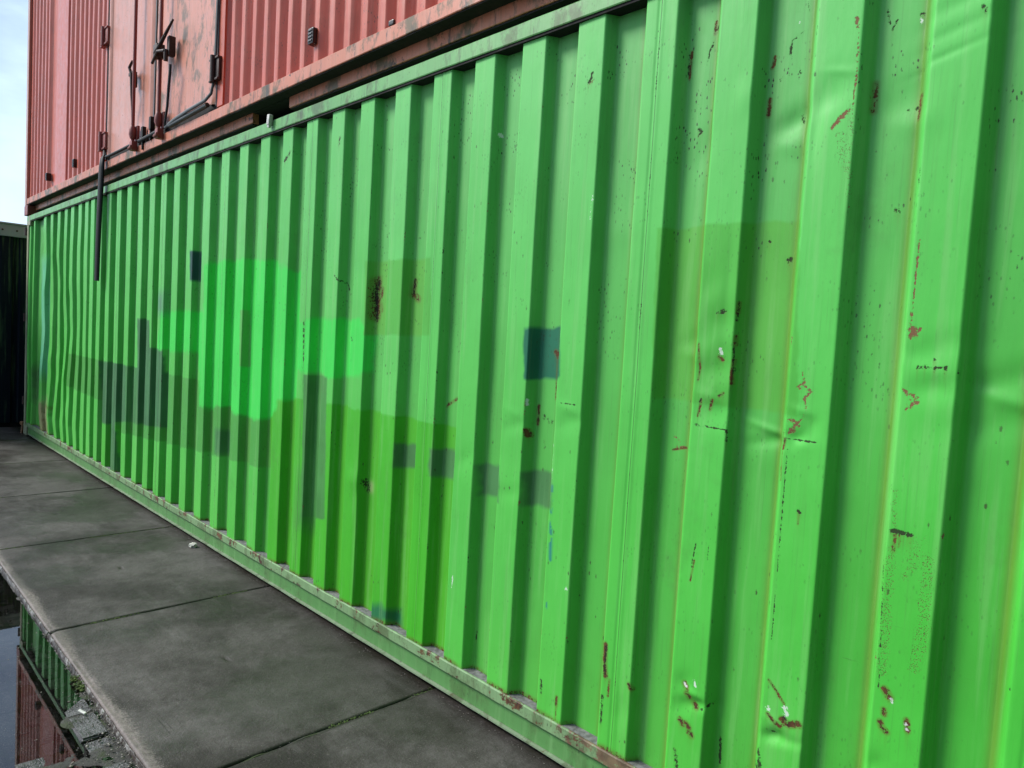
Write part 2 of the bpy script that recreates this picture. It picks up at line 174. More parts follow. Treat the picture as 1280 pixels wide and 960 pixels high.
# ------------------------------------------------------------------ materials
class N:
    def __init__(s, name):
        s.m = bpy.data.materials.new(name); s.m.use_nodes = True; s.t = s.m.node_tree
        s.b = s.t.nodes['Principled BSDF']; s.tc = s.t.nodes.new('ShaderNodeTexCoord')
    def new(s, k, **kw):
        n = s.t.nodes.new(k)
        for a, v in kw.items(): setattr(n, a, v)
        return n
    def put(s, sock, v):
        if isinstance(v, bpy.types.NodeSocket): s.t.links.new(v, sock)
        elif isinstance(v, (tuple, list)): sock.default_value = tuple(v) + ((1,) if len(v) == 3 and len(sock.default_value) == 4 else ())
        else: sock.default_value = v
    def noise(s, scale, detail=4, rough=.6, vec=None, stretch=(1, 1, 1), loc=(0, 0, 0)):
        mp = s.new('ShaderNodeMapping'); s.put(mp.inputs['Vector'], vec or s.tc.outputs['Object']); mp.inputs['Scale'].default_value = stretch; mp.inputs['Location'].default_value = loc
        n = s.new('ShaderNodeTexNoise'); s.put(n.inputs['Vector'], mp.outputs[0]); n.inputs['Scale'].default_value = scale
        n.inputs['Detail'].default_value = detail; n.inputs['Roughness'].default_value = rough
        return n.outputs['Fac']
    def voro(s, scale, stretch=(1, 1, 1), rnd=1.0):
        mp = s.new('ShaderNodeMapping'); s.put(mp.inputs['Vector'], s.tc.outputs['Object']); mp.inputs['Scale'].default_value = stretch
        n = s.new('ShaderNodeTexVoronoi'); s.put(n.inputs['Vector'], mp.outputs[0]); n.inputs['Scale'].default_value = scale
        n.inputs['Randomness'].default_value = rnd
        return n.outputs['Distance']
    def rng(s, v, a, b, c=0.0, d=1.0):
        n = s.new('ShaderNodeMapRange', interpolation_type='SMOOTHSTEP'); s.put(n.inputs['Value'], v)
        for k, x in zip(('From Min', 'From Max', 'To Min', 'To Max'), (a, b, c, d)): n.inputs[k].default_value = x
        return n.outputs['Result']
    def math(s, op, a, b=0.0):
        n = s.new('ShaderNodeMath', operation=op); s.put(n.inputs[0], a); s.put(n.inputs[1], b); return n.outputs[0]
    def mix(s, f, a, b, mode='MIX'):
        n = s.new('ShaderNodeMix', data_type='RGBA', blend_type=mode); s.put(n.inputs['Factor'], f); s.put(n.inputs['A'], a); s.put(n.inputs['B'], b)
        return n.outputs['Result']
    def bump(s, h, strength, dist, prev=None):
        n = s.new('ShaderNodeBump'); s.put(n.inputs['Height'], h); n.inputs['Strength'].default_value = strength; n.inputs['Distance'].default_value = dist
        if prev is not None: s.put(n.inputs['Normal'], prev)
        return n.outputs['Normal']
    def out(s, col, rough, normal=None, metal=0.0, spec=None):
        s.put(s.b.inputs['Base Color'], col); s.put(s.b.inputs['Roughness'], rough); s.put(s.b.inputs['Metallic'], metal)
        if spec is not None: s.put(s.b.inputs['Specular IOR Level'], spec)
        if normal is not None: s.put(s.b.inputs['Normal'], normal)
        return s.m
def attr(n, name):
    a = n.new('ShaderNodeAttribute', attribute_name=name); sep = n.new('ShaderNodeSeparateColor'); n.t.links.new(a.outputs['Color'], sep.inputs[0])
    return a.outputs['Color'], sep.outputs[0], sep.outputs[1], sep.outputs[2], a.outputs['Alpha']

RUST = (.045, .018, .012); RUST2 = (.14, .062, .022); PRIMER = (.21, .095, .048)
def corroded(name, paint, dirt=.5, rustiness=.5, rough=.42, moss=0.0, fade=(.0, .0, .0), attrs=False, spec=.5, rust_from=None):
    n = N(name)
    if attrs:
        col, _, _, _, _ = attr(n, 'paint'); _, R, C, D, A2 = attr(n, 'marks'); _, Wt, St, Di, _ = attr(n, 'marks_b')
    else: col = paint
    f1 = n.noise(2.2, 5, .6); f2 = n.noise(14, 5, .65)
    base = n.mix(n.rng(f1, .38, .62, 0, .50), col, n.mix(1.0, col, (.82, .86, .80), 'MULTIPLY'))
    chalk = n.noise(1.0, 5, .6, stretch=(22, 22, 1.1), loc=(8, 8, 3)); base = n.mix(n.math('MULTIPLY', n.rng(chalk, .50, .68), .16), base, (.34, .62, .26) if paint[1] > paint[0] else (.70, .45, .38))
    base = n.mix(n.rng(f2, .35, .75, 0, .18), base, n.mix(1.0, base, (1.15, 1.05, 1.1), 'MULTIPLY'))
    streak = n.noise(1.0, 6, .62, stretch=(60, 60, 1.3)); s2 = n.noise(1.0, 5, .6, stretch=(160, 160, 3.0), loc=(3, 1, 7))
    smask = n.math('MULTIPLY', n.rng(streak, .50, .78, 0, 1), n.rng(f1, .35, .65, .25, 1))
    base = n.mix(n.math('MULTIPLY', smask, dirt * .55), base, n.mix(.55, base, (.10, .13, .05)))
    base = n.mix(n.math('MULTIPLY', n.rng(s2, .56, .70, 0, 1), dirt * .22), base, (.06, .07, .04))
    # tiny dark specks where dirt clings
    wob_ = n.math('MULTIPLY', n.math('SUBTRACT', n.noise(210, 3, .7), .5), .55); vd = n.math('ADD', n.voro(95, (1, 1, .42)), wob_); clus = n.noise(5.5, 3, .7, loc=(9, 2, 4))
    sp = n.math('MULTIPLY', n.rng(vd, .12, .26, 1, 0), n.rng(clus, .50, .62, 0, 1))
    vd2 = n.math('ADD', n.voro(33, (1, 1, .45)), n.math('MULTIPLY', wob_, .5)); clus2 = n.noise(2.5, 4, .7, loc=(2, 7, 1))
    sp2 = n.math('MULTIPLY', n.rng(vd2, .06, .13, 1, 0), n.rng(clus2, .52, .62, 0, 1))
    if attrs: sp = n.math('MULTIPLY', sp, n.math('ADD', .35, n.math('MULTIPLY', Di, 1.6)))
    base = n.mix(n.math('MULTIPLY', sp, .75), base, (.03, .045, .02))
    base = n.mix(n.math('MULTIPLY', sp2, .8), base, (.04, .04, .02))
    sm = n.noise(4.5, 7, .72, stretch=(1, 1, .7), loc=(6, 2, 8)); base = n.mix(n.math('MULTIPLY', n.rng(sm, .56, .74), dirt * .5), base, n.mix(.6, base, (.07, .09, .04)))
    hs = n.noise(1.0, 4, .6, stretch=(9, 9, 240), loc=(1, 1, 1)); base = n.mix(n.math('MULTIPLY', n.rng(hs, .68, .74), n.rng(f1, .5, .62, 0, dirt)), base, n.mix(.5, base, (.05, .07, .03)))
    # chipped paint with rust
    c1 = n.noise(9, 8, .75, loc=(5, 5, 5)); chips = n.rng(c1, .70 - .10 * rustiness, .735 - .10 * rustiness, 0, 1)
    c2 = n.noise(60, 3, .6)
    fine = n.noise(120, 4, .7); mid = n.noise(38, 4, .7, stretch=(1, 1, .5))
    rustcol = n.mix(n.rng(mid, .35, .65), RUST, RUST2)
    
    if moss:
        mm = n.math('MULTIPLY', n.rng(n.noise(6, 6, .7, stretch=(1, 1, .6), loc=(1, 8, 2)), .50, .62), moss)
        base = n.mix(mm, base, n.mix(c2, (.035, .05, .012), (.07, .075, .025)))
        blk = n.math('MULTIPLY', n.rng(n.noise(3.0, 7, .72, stretch=(6, 6, 1.2), loc=(4, 0, 2)), .54, .68), moss)
        base = n.mix(blk, base, (.03, .025, .018))
    base = n.mix(n.math('MULTIPLY', chips, min(1.0, rustiness * 1.6)), base, rustcol)
    if rust_from is not None:
        sx = n.new('ShaderNodeSeparateXYZ'); n.put(sx.inputs[0], n.tc.outputs['Object'])
        m_ = n.math('ADD', n.rng(sx.outputs[0], rust_from, rust_from + .6, -.14, .10), n.noise(14, 7, .75, loc=(3, 9, 1)))
        base = n.mix(n.rng(m_, .50, .56, 0, .9), base, n.mix(n.rng(f2, .35, .65), (.20, .12, .07), (.09, .045, .028)))
    ro = n.rng(f2, .3, .7, rough - .06, rough + .08)
    hgt = None
    if attrs:
        coarse = n.noise(75, 4, .75, loc=(4, 4, 1)); jit = n.math('MULTIPLY', n.math('SUBTRACT', fine, .5), 2.0); jm = n.math('ADD', n.math('MULTIPLY', n.math('SUBTRACT', mid, .5), 1.5), n.math('MULTIPLY', n.math('SUBTRACT', coarse, .5), 2.0))
        j = n.math('ADD', jit, jm)
        th = lambda v, lo, hi: n.rng(n.math('ADD', v, n.math('MULTIPLY', j, n.rng(v, .02, .35, 0, 1))), lo, hi)
        mC = th(C, .55, .72); mR = th(R, .50, .80); mD = th(D, .50, .78); mW = n.math('MULTIPLY', th(Wt, .66, .95), .75)
        grains = n.voro(260); mS = n.math('MULTIPLY', n.rng(grains, .22, .36, 1, 0), n.rng(n.math('ADD', St, n.math('MULTIPLY', jm, .5)), .22, .45))
        base = n.mix(n.math('MULTIPLY', n.rng(R, .05, .5), .7), base, n.mix(.6, base, (.13, .09, .02)))
        base = n.mix(mC, base, n.mix(n.rng(mid, .3, .7), PRIMER, (.20, .12, .06)))
        base = n.mix(n.math('MULTIPLY', mS, .85), base, (.13, .05, .03))
        base = n.mix(n.math('MULTIPLY', A2, .85), base, (.025, .035, .015)); base = n.mix(mR, base, rustcol); base = n.mix(n.math('MULTIPLY', mD, .92), base, (.022, .016, .012)); base = n.mix(mW, base, (.72, .76, .72))
        mk = n.math('MAXIMUM', n.math('MAXIMUM', mC, mR), mD)
        ro = n.math('ADD', ro, n.math('MULTIPLY', mk, .35)); hgt = n.math('SUBTRACT', 1.0, n.math('MAXIMUM', mk, mS))
    nb = n.bump(n.noise(30, 3, .5, stretch=(1, 1, .35)), .22, .004)
    nb = n.bump(n.noise(420, 2, .5), .10, .0006, nb)
    nb = n.bump(chips, .35, -.0015, nb)
    if hgt is not None: nb = n.bump(hgt, .6, .0012, nb)
    return n.out(base, ro, nb, spec=spec)

GREEN = (.094, .535, .076)
COL = dict(base=GREEN, band=(.070, .36, .055), lime=(.058, .45, .022), teal=(.048, .185, .062), teal2=(.060, .26, .055), navy=(.012, .075, .058),
           mint=(.050, .69, .085), g1=(.092, .45, .062), g2=(.078, .445, .055), patch=(.014, .155, .082), slate=(.066, .20, .072), violet=(.12, .16, .22),
           cyan=(.16, .55, .36), tan=(.36, .33, .20), dirtd=(.05, .06, .04))
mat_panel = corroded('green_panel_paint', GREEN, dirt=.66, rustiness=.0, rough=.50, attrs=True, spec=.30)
mat_rail = corroded('green_rail_paint', (.20, .27, .17), dirt=1.0, rustiness=.9, rough=.6, moss=.6)
mat_railtop = corroded('green_top_rail_paint', (.135, .42, .12), dirt=1.0, rustiness=.5, rough=.45, moss=.65)
mat_railweb = corroded('green_rail_web_paint', (.095, .27, .075), dirt=1.0, rustiness=.45, rough=.5, moss=.35)
mat_lip = corroded('green_lip_paint', (.19, .33, .15), dirt=1.0, rustiness=1.6, rough=.6, moss=.6, rust_from=9.35)
mat_post = corroded('corner_post_paint', (.34, .36, .24), dirt=.8, rustiness=.4, rough=.55, moss=.3)
mat_red = corroded('red_panel_paint', (.60, .105, .055), dirt=.65, rustiness=.10, rough=.36, moss=.10, spec=.55)
mat_reddoor = corroded('red_door_paint', (.66, .25, .165), dirt=.6, rustiness=.15, rough=.33, moss=.16, spec=.6)
mat_reddoor2 = corroded('mossy_red_door_paint', (.66, .25, .165), dirt=1.0, rustiness=.35, rough=.36, moss=.75, spec=.6)
mat_redrail = corroded('red_rail_paint', (.60, .20, .12), dirt=1.0, rustiness=1.0, rough=.45, moss=.85)
mat_redgear = corroded('red_gear_paint', (.28, .065, .06), dirt=.8, rustiness=.5, rough=.5)
mat_dark = corroded('dark_shed_paint', (.005, .011, .024), dirt=.1, rustiness=.0, rough=.7, spec=.2)
mat_greyband = corroded('grey_fascia_paint', (.36, .45, .54), dirt=.2, rustiness=.0, rough=.6)
def simple(name, col, rough=.6, metal=0, sc_=30, var=.35, spec=.5, bmp=.3, dist=.002):
    n = N(name); f = n.noise(sc_, 5, .65)
    c = n.mix(n.rng(f, .3, .7, 0, 1), tuple(x * (1 - var) for x in col), tuple(min(1, x * (1 + var)) for x in col))
    return n.out(c, n.rng(f, .3, .7, rough - .08, rough + .08), n.bump(f, bmp, dist), metal, spec)
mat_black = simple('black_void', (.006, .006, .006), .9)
mat_rubber = simple('aged_rubber', (.007, .009, .011), .62, sc_=18, var=.5, spec=.3)
mat_sealgrey = simple('weathered_seal', (.05, .058, .06), .5, sc_=40, var=.4)
mat_steel = simple('rusty_gear', (.045, .022, .018), .6, sc_=60, var=.5)
mat_white = simple('white_plastic', (.62, .62, .58), .5, sc_=70, var=.2)
mat_stone = simple('pale_stone', (.55, .53, .48), .8, sc_=60, var=.3)
mat_floor = simple('grimy_ledge', (.15, .145, .15), .8, sc_=50, var=.45)
mat_moss = simple('moss_green', (.055, .085, .018), .9, sc_=60, var=.6)
mat_twig = simple('dry_litter', (.40, .34, .22), .8, sc_=40, var=.4)
mat_blackbox = simple('black_vent_plastic', (.012, .012, .014), .4, sc_=40, var=.3)

# ------------------------------------------------------------------ ground: pavers, slabs, water
def field(x, y):
    """paver height above/below the standing water"""
    h = -0.036 + 0.0 * x
    h = h + .056 * np.exp(-(((x - 8.34) / .34) ** 4 + ((y + 1.12) / (.12 + .05 * np.sin(x * 23))) ** 4))
    h = h + .036 * np.exp(-(((x - 8.85) / .30) ** 4 + ((y + 1.22) / .20) ** 4))
    h = h + .040 * np.exp(-(((x - 8.55) / .10) ** 2 + ((y + 1.42) / .14) ** 2))
    h = h + .026 * np.exp(-(((x - 9.4) / .5) ** 2 + ((y + 1.9) / .45) ** 2))
    h = h + .046 * np.exp(-((y + 1.105) / .028) ** 2) * (.55 + 1.3 * fbm(np.asarray(x) * 6, np.asarray(y) * 0, 25, 3)) * (x > 6.4)
    return np.minimum(h + .012 * fbm(np.asarray(x) * 1.7, np.asarray(y) * 1.7, 5, 3), .007 + .004 * fbm(np.asarray(x) * 9, np.asarray(y) * 9, 15, 2))
WATER = -0.024
g = N('ground_asphalt'); gf = g.noise(40, 6, .7)
mat_ground = g.out(g.mix(g.rng(gf, .3, .7), (.035, .035, .034), (.075, .072, .068)), .75, g.bump(gf, .5, .01))
bm = bmesh.new()
for q in [(-600, -600), (600, -600), (600, 600), (-600, 600)]: bm.verts.new((q[0], q[1], -0.16))
bm.faces.new(bm.verts); o = part('ground', bm, mat_ground); tag(o, kind='structure')
n = N('brick_paver'); f = n.noise(26, 6, .7); f2 = n.noise(160, 3, .7); geo = n.new('ShaderNodeObjectInfo')
pc = n.mix(n.rng(f, .3, .7), (.045, .042, .045), (.15, .145, .15)); pc = n.mix(n.rng(n.voro(150), .1, .25, .7, 0), pc, (.24, .24, .25)); pc = n.mix(n.rng(n.noise(5, 5, .7, loc=(3, 3, 3)), .52, .66, 0, .6), pc, (.035, .045, .018))
mat_paver = n.out(pc, n.rng(f, .3, .7, .18, .5), n.bump(n.voro(150), .9, .003, n.bump(f2, .9, .005, n.bump(f, .8, .010))))
bm = bmesh.new()
rs = random.Random(9)
pw, pl = .104, .206
ix0, ix1 = int(4.6 / pl), int(12.6 / pl)
for jy in range(0, 20):
    y = -1.116 - pw * .5 - jy * pw
    for ix in range(ix0, ix1):
        x = ix * pl + (pl / 2 if jy % 2 else 0) + pl / 2
        top = WATER + float(field(np.float64(x), np.float64(y))) + rs.uniform(-.008, .004)
        v0 = len(bm.verts)
        r = bmesh.ops.create_cube(bm, size=1.0); vs = r['verts']
        tx, ty, rz = rs.uniform(-.035, .035), rs.uniform(-.035, .035), rs.uniform(-.02, .02)
        for v in vs:
            q = Vector((v.co.x * (pl - .009), v.co.y * (pw - .009), v.co.z * .08)); q.rotate(Matrix.Rotation(rz, 3, 'Z'))
            v.co = Vector((x + q.x, y + q.y, top - .04 + q.z + tx * q.x + ty * q.y))
        bmesh.ops.bevel(bm, geom=[e for e in {e for v in vs for e in v.link_edges} if all(v.co.z > top - .03 for v in e.verts)], offset=.007, segments=2, affect='EDGES')
o = part('road', bm, mat_paver); tag(o, kind='structure'); smooth(o, 35)
xs = np.linspace(4.4, 12.8, 560); ys = np.linspace(-3.3, -1.0, 170)
X, Y = np.meshgrid(xs, ys); Z = WATER + field(X, Y) - .006 + .009 * fbm(X * 18, Y * 18, 3, 3)
n = N('joint_grit'); f = n.noise(90, 5, .7)
mat_grit = n.out(n.mix(n.rng(n.noise(9, 4, .7), .45, .6), n.mix(f, (.025, .024, .022), (.07, .066, .06)), (.03, .045, .012)), .8, n.bump(f, .9, .006))
o = part('road_bedding', grid_mesh('road_bedding', X, Y, Z), mat_grit); tag(o, kind='structure')
xs = np.array([-60, -30, 0, 4.4]); ys = np.array([-60, -3.3, -1.03]); X, Y = np.meshgrid(xs, ys)
o = part('road_bedding', grid_mesh('road_bedding', X, Y, X * 0 - .095), mat_grit); tag(o, kind='structure')
# water
n = N('puddle_water'); n.b.inputs['Transmission Weight'].default_value = 1.0; n.b.inputs['IOR'].default_value = 1.62
n.out((.25, .25, .23), .0, n.bump(n.noise(3, 2, .5), .012, .006))
bm = bmesh.new()
for q in [(-40, -40), (12.6, -40), (12.6, -1.035), (-40, -1.035)]: bm.verts.new((q[0], q[1], WATER))
bm.faces.new(bm.verts); o = part('puddle', bm, n.m); tag(o, kind='structure')

# slabs
PIT = 1.5496; J0 = 5.834
n = N('wet_concrete')
_, jn, ed, pit_shade, _ = attr(n, 'slab')
f1 = n.noise(1.6, 7, .68); f2 = n.noise(11, 6, .7, loc=(3, 0, 0)); f3 = n.noise(95, 4, .75)
c = n.mix(n.rng(f1, .38, .62), (.024, .021, .018), (.098, .093, .086))
c = n.mix(n.rng(f2, .42, .72, 0, .55), c, (.055, .050, .045))
c = n.mix(n.rng(n.noise(.9, 6, .72, loc=(11, 4, 0)), .50, .66, 0, .55), c, (.145, .142, .132))
st_ = n.noise(1.0, 5, .65, stretch=(1.2, 7, 1), loc=(2, 2, 0)); c = n.mix(n.rng(st_, .55, .75, 0, .45), c, (.15, .147, .138))
c = n.mix(n.rng(f3, .55, .80, 0, .35), c, (.26, .25, .23)); c = n.mix(n.rng(n.noise(140, 2, .6, loc=(1, 9, 0)), .60, .75, 0, .5), c, (.025, .024, .022))
# sharp scratches
scv = n.noise(1.0, 4, .6, stretch=(2.5, 55, 1), loc=(7, 1, 0)); c = n.mix(n.math('MULTIPLY', n.rng(scv, .66, .70), n.rng(f1, .45, .6, 0, .6)), c, (.03, .028, .026))
edc = n.rng(n.math('ADD', ed, n.math('MULTIPLY', n.math('SUBTRACT', f3, .5), .9)), .42, .75); c = n.mix(n.math('MULTIPLY', edc, .75), c, (.27, .25, .22))
c = n.mix(n.rng(jn, .35, .75, 0, .8), c, (.022, .022, .016)); c = n.mix(pit_shade, c, (.02, .022, .012))
blot = n.noise(4.2, 8, .75, loc=(8, 3, 0)); c = n.mix(n.rng(blot, .50, .62, 0, .38), c, n.mix(.7, c, (.018, .016, .014))); blot2 = n.noise(2.6, 8, .78, loc=(1, 13, 0)); c = n.mix(n.rng(blot2, .52, .66, 0, .32), c, (.14, .138, .13))
spk = n.voro(120); c = n.mix(n.math('MULTIPLY', n.rng(spk, .10, .22, 1, 0), n.rng(n.noise(7, 4, .7), .5, .6, 0, .8)), c, (.22, .21, .19))
wet = n.rng(n.noise(1.1, 5, .6, loc=(0, 5, 0)), .44, .60); c = n.mix(n.math('MULTIPLY', wet, .38), c, (.018, .016, .013)); ro = n.rng(wet, 0, 1, .62, .40)
g1_ = n.noise(42, 5, .8, loc=(2, 2, 2)); c = n.mix(n.rng(g1_, .42, .60, 0, .32), c, (.022, .018, .015)); c = n.mix(n.rng(g1_, .56, .68, 0, .30), c, (.20, .185, .165))
nb = n.bump(blot, .3, .01); nb = n.bump(f2, .5, .008, nb); nb = n.bump(g1_, .5, .003, nb); nb = n.bump(f3, .8, .003, nb)
mat_slab = n.out(n.mix(1.0, c, (1.03, .955, 1.0), 'MULTIPLY'), ro, nb, spec=.3)
def slab(x0, x1, res):
    g = .006
    xs = np.concatenate([[x0 + g, x0 + g, x0 + g + .004, x0 + g + .01], np.arange(x0 + g + .02, x1 - g - .01, res), [x1 - g - .01, x1 - g - .004, x1 - g, x1 - g]])
    yf = -1.098
    ys = np.concatenate([[yf, yf, yf + .003, yf + .008], np.arange(yf + .015, .5, res), [.5]])
    X, Y = np.meshgrid(xs, ys)
    de = np.minimum(np.minimum(X - x0 - g, x1 - g - X), 1e9); dfy = Y - yf
    Z = .0035 * fbm(X * 1.1 + x0 * 3.3, Y * 1.3, 11, 3) + .0008 * fbm(X * 30, Y * 30, 2, 2)
    rnd = lambda d, r: -np.where(d < r, r - np.sqrt(np.clip(r * r - (r - d) ** 2, 0, None)), 0)
    Z = Z + rnd(de, .007) + rnd(dfy, .008)
    cn = np.minimum(np.hypot(X - x0, Y - yf), np.hypot(X - x1, Y - yf))
    chip = np.clip((.05 + .07 * fbm(X * 9, Y * 9, 8, 3) - cn) / .05, 0, 1)
    e2 = np.clip((.012 + .035 * fbm(X * 7, Y * 7, 18, 3) - dfy) / .02, 0, 1) * (dfy > .012)
    Z = Z - .014 * chip * (.7 + fbm(X * 30, Y * 30, 7, 2)) - .006 * e2
    p = np.zeros(X.shape)
    for (sx, sy) in ((5.065, -.585), (6.60, -.569), (8.152, -.568), (9.7, -.57), (3.52, -.58)):
        k = np.clip(1.35 - np.maximum(np.abs(X - sx) / .028, np.abs(Y - sy) / .010), 0, 1) * np.clip(.9 + 1.2 * fbm(X * 40, Y * 40, 1, 2), 0, 1); p = np.maximum(p, k)
    Z = Z - .006 * p
    p = np.maximum(p, np.clip((Y + .075 + .06 * fbm(X * 5, Y * 6, 4, 3)) / .07, 0, 1) * .92); jn = np.clip(1 - de / .03, 0, 1); ed = np.clip(1 - dfy / (.11 + .06 * fbm(X * 4, Y * 0, 3, 2)), 0, 1) * .9 + np.clip(1 - de / .03, 0, 1) * .3  # adds a painted contact shadow along the container base to the slots
    A = np.stack([jn, ed, p, np.ones(X.shape)], -1)
    Z[0, :] = -.13; Z[:, 0] = -.13; Z[:, -1] = -.13
    return grid_mesh('pavement', X, Y, Z, {'slab': A})
for k in range(-6, 5):
    x0 = J0 + PIT * k
    o = part('pavement', slab(x0, x0 + PIT, .008 if k >= 0 else (.014 if k > -3 else .03)), mat_slab); tag(o, kind='structure')
bm = bmesh.new(); box(bm, (-45, .5, -.15), (J0 + PIT * 5, 9, -.004)); box(bm, (-45, -1.09, -.15), (J0 - PIT * 6 - .01, .495, -.002)); o = part('pavement', bm, mat_slab); tag(o, kind='structure')
# joint filling: dirt with moss
xs_ = []
bm = bmesh.new()
for k in range(-5, 5):
    x = J0 + PIT * k; rings = []
    for i in range(90):
        y = -1.09 + i * 1.1 / 89
        hh = -.007 + .006 * float(fbm(np.float64(y * 14 + k), np.float64(k * 3.1), 3, 3)); wv = .003 * math.sin(y * 37 + k)
        rings.append([bm.verts.new((x - .012 + wv, y, -.02)), bm.verts.new((x - .004 + wv, y, hh)), bm.verts.new((x + .004 + wv, y, hh + .001)), bm.verts.new((x + .012 + wv, y, -.02))])
    for u, v in zip(rings, rings[1:]):
        for j in range(3): bm.faces.new((u[j], u[j + 1], v[j + 1], v[j]))
o = part('joint_dirt', bm, mat_grit); tag(o, kind='structure')
def blob(bm, c, r, rs, sq=.6, sub=1):
    res = bmesh.ops.create_icosphere(bm, subdivisions=sub, radius=r)
    a = rs.uniform(0, 6.28); sx = rs.uniform(.7, 1.4)
    for v in res['verts']:
        q = v.co * rs.uniform(.75, 1.2); q.x *= sx; q.z *= sq; q.rotate(Matrix.Rotation(a, 3, 'Z')); v.co = q + Vector(c)
bm = bmesh.new(); rs = random.Random(3)
for k in range(-3, 5):
    x = J0 + PIT * k
    for i in range(330):
        y = rs.uniform(-1.09, 0.0)
        if float(fbm(np.float64(y * 5 + k * 9), np.float64(2.0), 5, 2)) < -.06: continue
        blob(bm, (x + rs.gauss(0, .005), y, -.004 + rs.uniform(0, .004)), rs.uniform(.0018, .005), rs, .7)
for i in range(260):
    x = rs.uniform(7.0, 9.4); y = -1.075 + rs.gauss(0, .012) + (.01 if x > 8 else 0)
    blob(bm, (x, min(y, -1.10 + .0), WATER + rs.uniform(-.004, .012)), rs.uniform(.003, .009), rs, .8)
for i in range(90):
    a = rs.uniform(0, 6.28); r = rs.random() ** .7 * .05
    blob(bm, (7.98 + math.cos(a) * r * 1.8, -1.115 + math.sin(a) * r * .35, WATER + .004 + rs.uniform(0, .012)), rs.uniform(.003, .008), rs, .8)
o = part('moss', bm, mat_moss); tag(o, kind='stuff', label='green moss tufts growing in the slab joints and along the puddle edge', cat='moss')
bm = bmesh.new()
for i in range(2600):
    x = rs.uniform(7.0, 9.2); y = rs.uniform(-1.5, -1.105) if rs.random() < .6 else -1.105 - abs(rs.gauss(0, .03))
    z = WATER + float(field(np.float64(x), np.float64(y)))
    if z < WATER - .012: continue
    blob(bm, (x, y, z + .002), min(.006, .0008 + rs.expovariate(1 / .0011)), rs, .8)
for i in range(110):
    x = rs.uniform(5.9, 9.6); y = rs.uniform(-1.06, -.02)
    blob(bm, (x, y, .001), rs.uniform(.0007, .0018), rs, .7)
mat_gravel = simple('wet_grit', (.13, .118, .10), .5, sc_=45, var=.8)
for i in range(520):
    x = rs.uniform(3.5, 9.9); blob(bm, (x, -.012 - rs.expovariate(1 / .014), .001), rs.uniform(.0008, .0032), rs, .7)
for i in range(110):
    x = rs.uniform(6.9, 9.3); y = -1.115 - abs(rs.gauss(0, .16)); blob(bm, (x, y, WATER + .0005), rs.uniform(.001, .0042), rs, .35)
o = part('gravel', bm, mat_gravel); tag(o, kind='stuff', label='fine pale grit scattered on the slabs and pavers', cat='gravel')
# steel edging of the slabs
n = N('worn_steel_edge'); f = n.noise(25, 5, .7); f2 = n.noise(9, 5, .7, loc=(5, 1, 1))
mat_edge = n.out(n.mix(n.rng(f, .4, .6), (.05, .035, .028), n.mix(n.rng(f2, .45, .55), (.34, .33, .31), (.05, .042, .036))), .42, n.bump(f, .6, .003), metal=.2)
bm = bmesh.new()
for k in range(-6, 5):
    extrude_x(bm, [(-1.110, -.14), (-1.0985, -.14), (-1.0985, -.0075), (-1.1015, -.0050), (-1.1045, -.0058), (-1.108, -.016)], J0 + PIT * k + .01, J0 + PIT * (k + 1) - .012, 90, .0024, k)
o = part('slab_edging', bm, mat_edge); tag(o, kind='structure')
# small loose things on the ground
bm = bmesh.new(); blob(bm, (6.413, -.072, .013), .022, random.Random(5), .8, 3); o = part('pebble', bm, mat_stone); tag(o, 'whitish pebble lying alone on the concrete slab close to the green container', 'pebble'); smooth(o, 60)
bm = bmesh.new(); box(bm, (-.020, -.005, -.003), (.020, .005, .003), .002); o = part('cigarette_butt', bm, mat_white); o.location = (8.245, -1.165, WATER + .016); o.rotation_euler = (.1, .05, .35)
tag(o, 'pale cigarette butt on the wet pavers beside the slab edge', 'litter')

# ------------------------------------------------------------------ GREEN CONTAINER
green = empty('shipping_container', 'long green corrugated shipping container with patched paint standing on the slabs under the red one', 'shipping container', (XL, 0, 0))
# corrugation profile as a polyline in x: outer flat, steep right slope, inner flat, left slope
def profile(edges, ridge, sr, slp, dep, x_lo, x_hi, wide=()):
    pts = []
    es = sorted(edges)
    for a in es: pts.append((a - ridge - slp, dep)); pts.append((a - ridge, 0.0)); pts.append((a, 0.0)); pts.append((a + sr, dep))
    return pts
PTS = profile(EDGES, .120, .022, .028, DEP, XL, XR)
# far left end: narrow ridge, wide bay and the broad bent sheet beside the corner post
PTS = [(XL + .10, .01), (.74, .0), (.80, .0), (.82, DEP), (.95, DEP), (.96, 0), (1.02, 0), (1.045, DEP * 1.1), (1.27, DEP), (1.45, .005), (1.60, .0), (1.622, DEP)] + [p_ for p_ in PTS if p_[0] > 1.7]
PX = np.array([p_[0] for p_ in PTS]); PY = np.array([p_[1] for p_ in PTS])
def prof_y(x):
    return (np.interp(x - .004, PX, PY) + np.interp(x - .002, PX, PY) + np.interp(x, PX, PY) + np.interp(x + .002, PX, PY) + np.interp(x + .004, PX, PY)) / 5
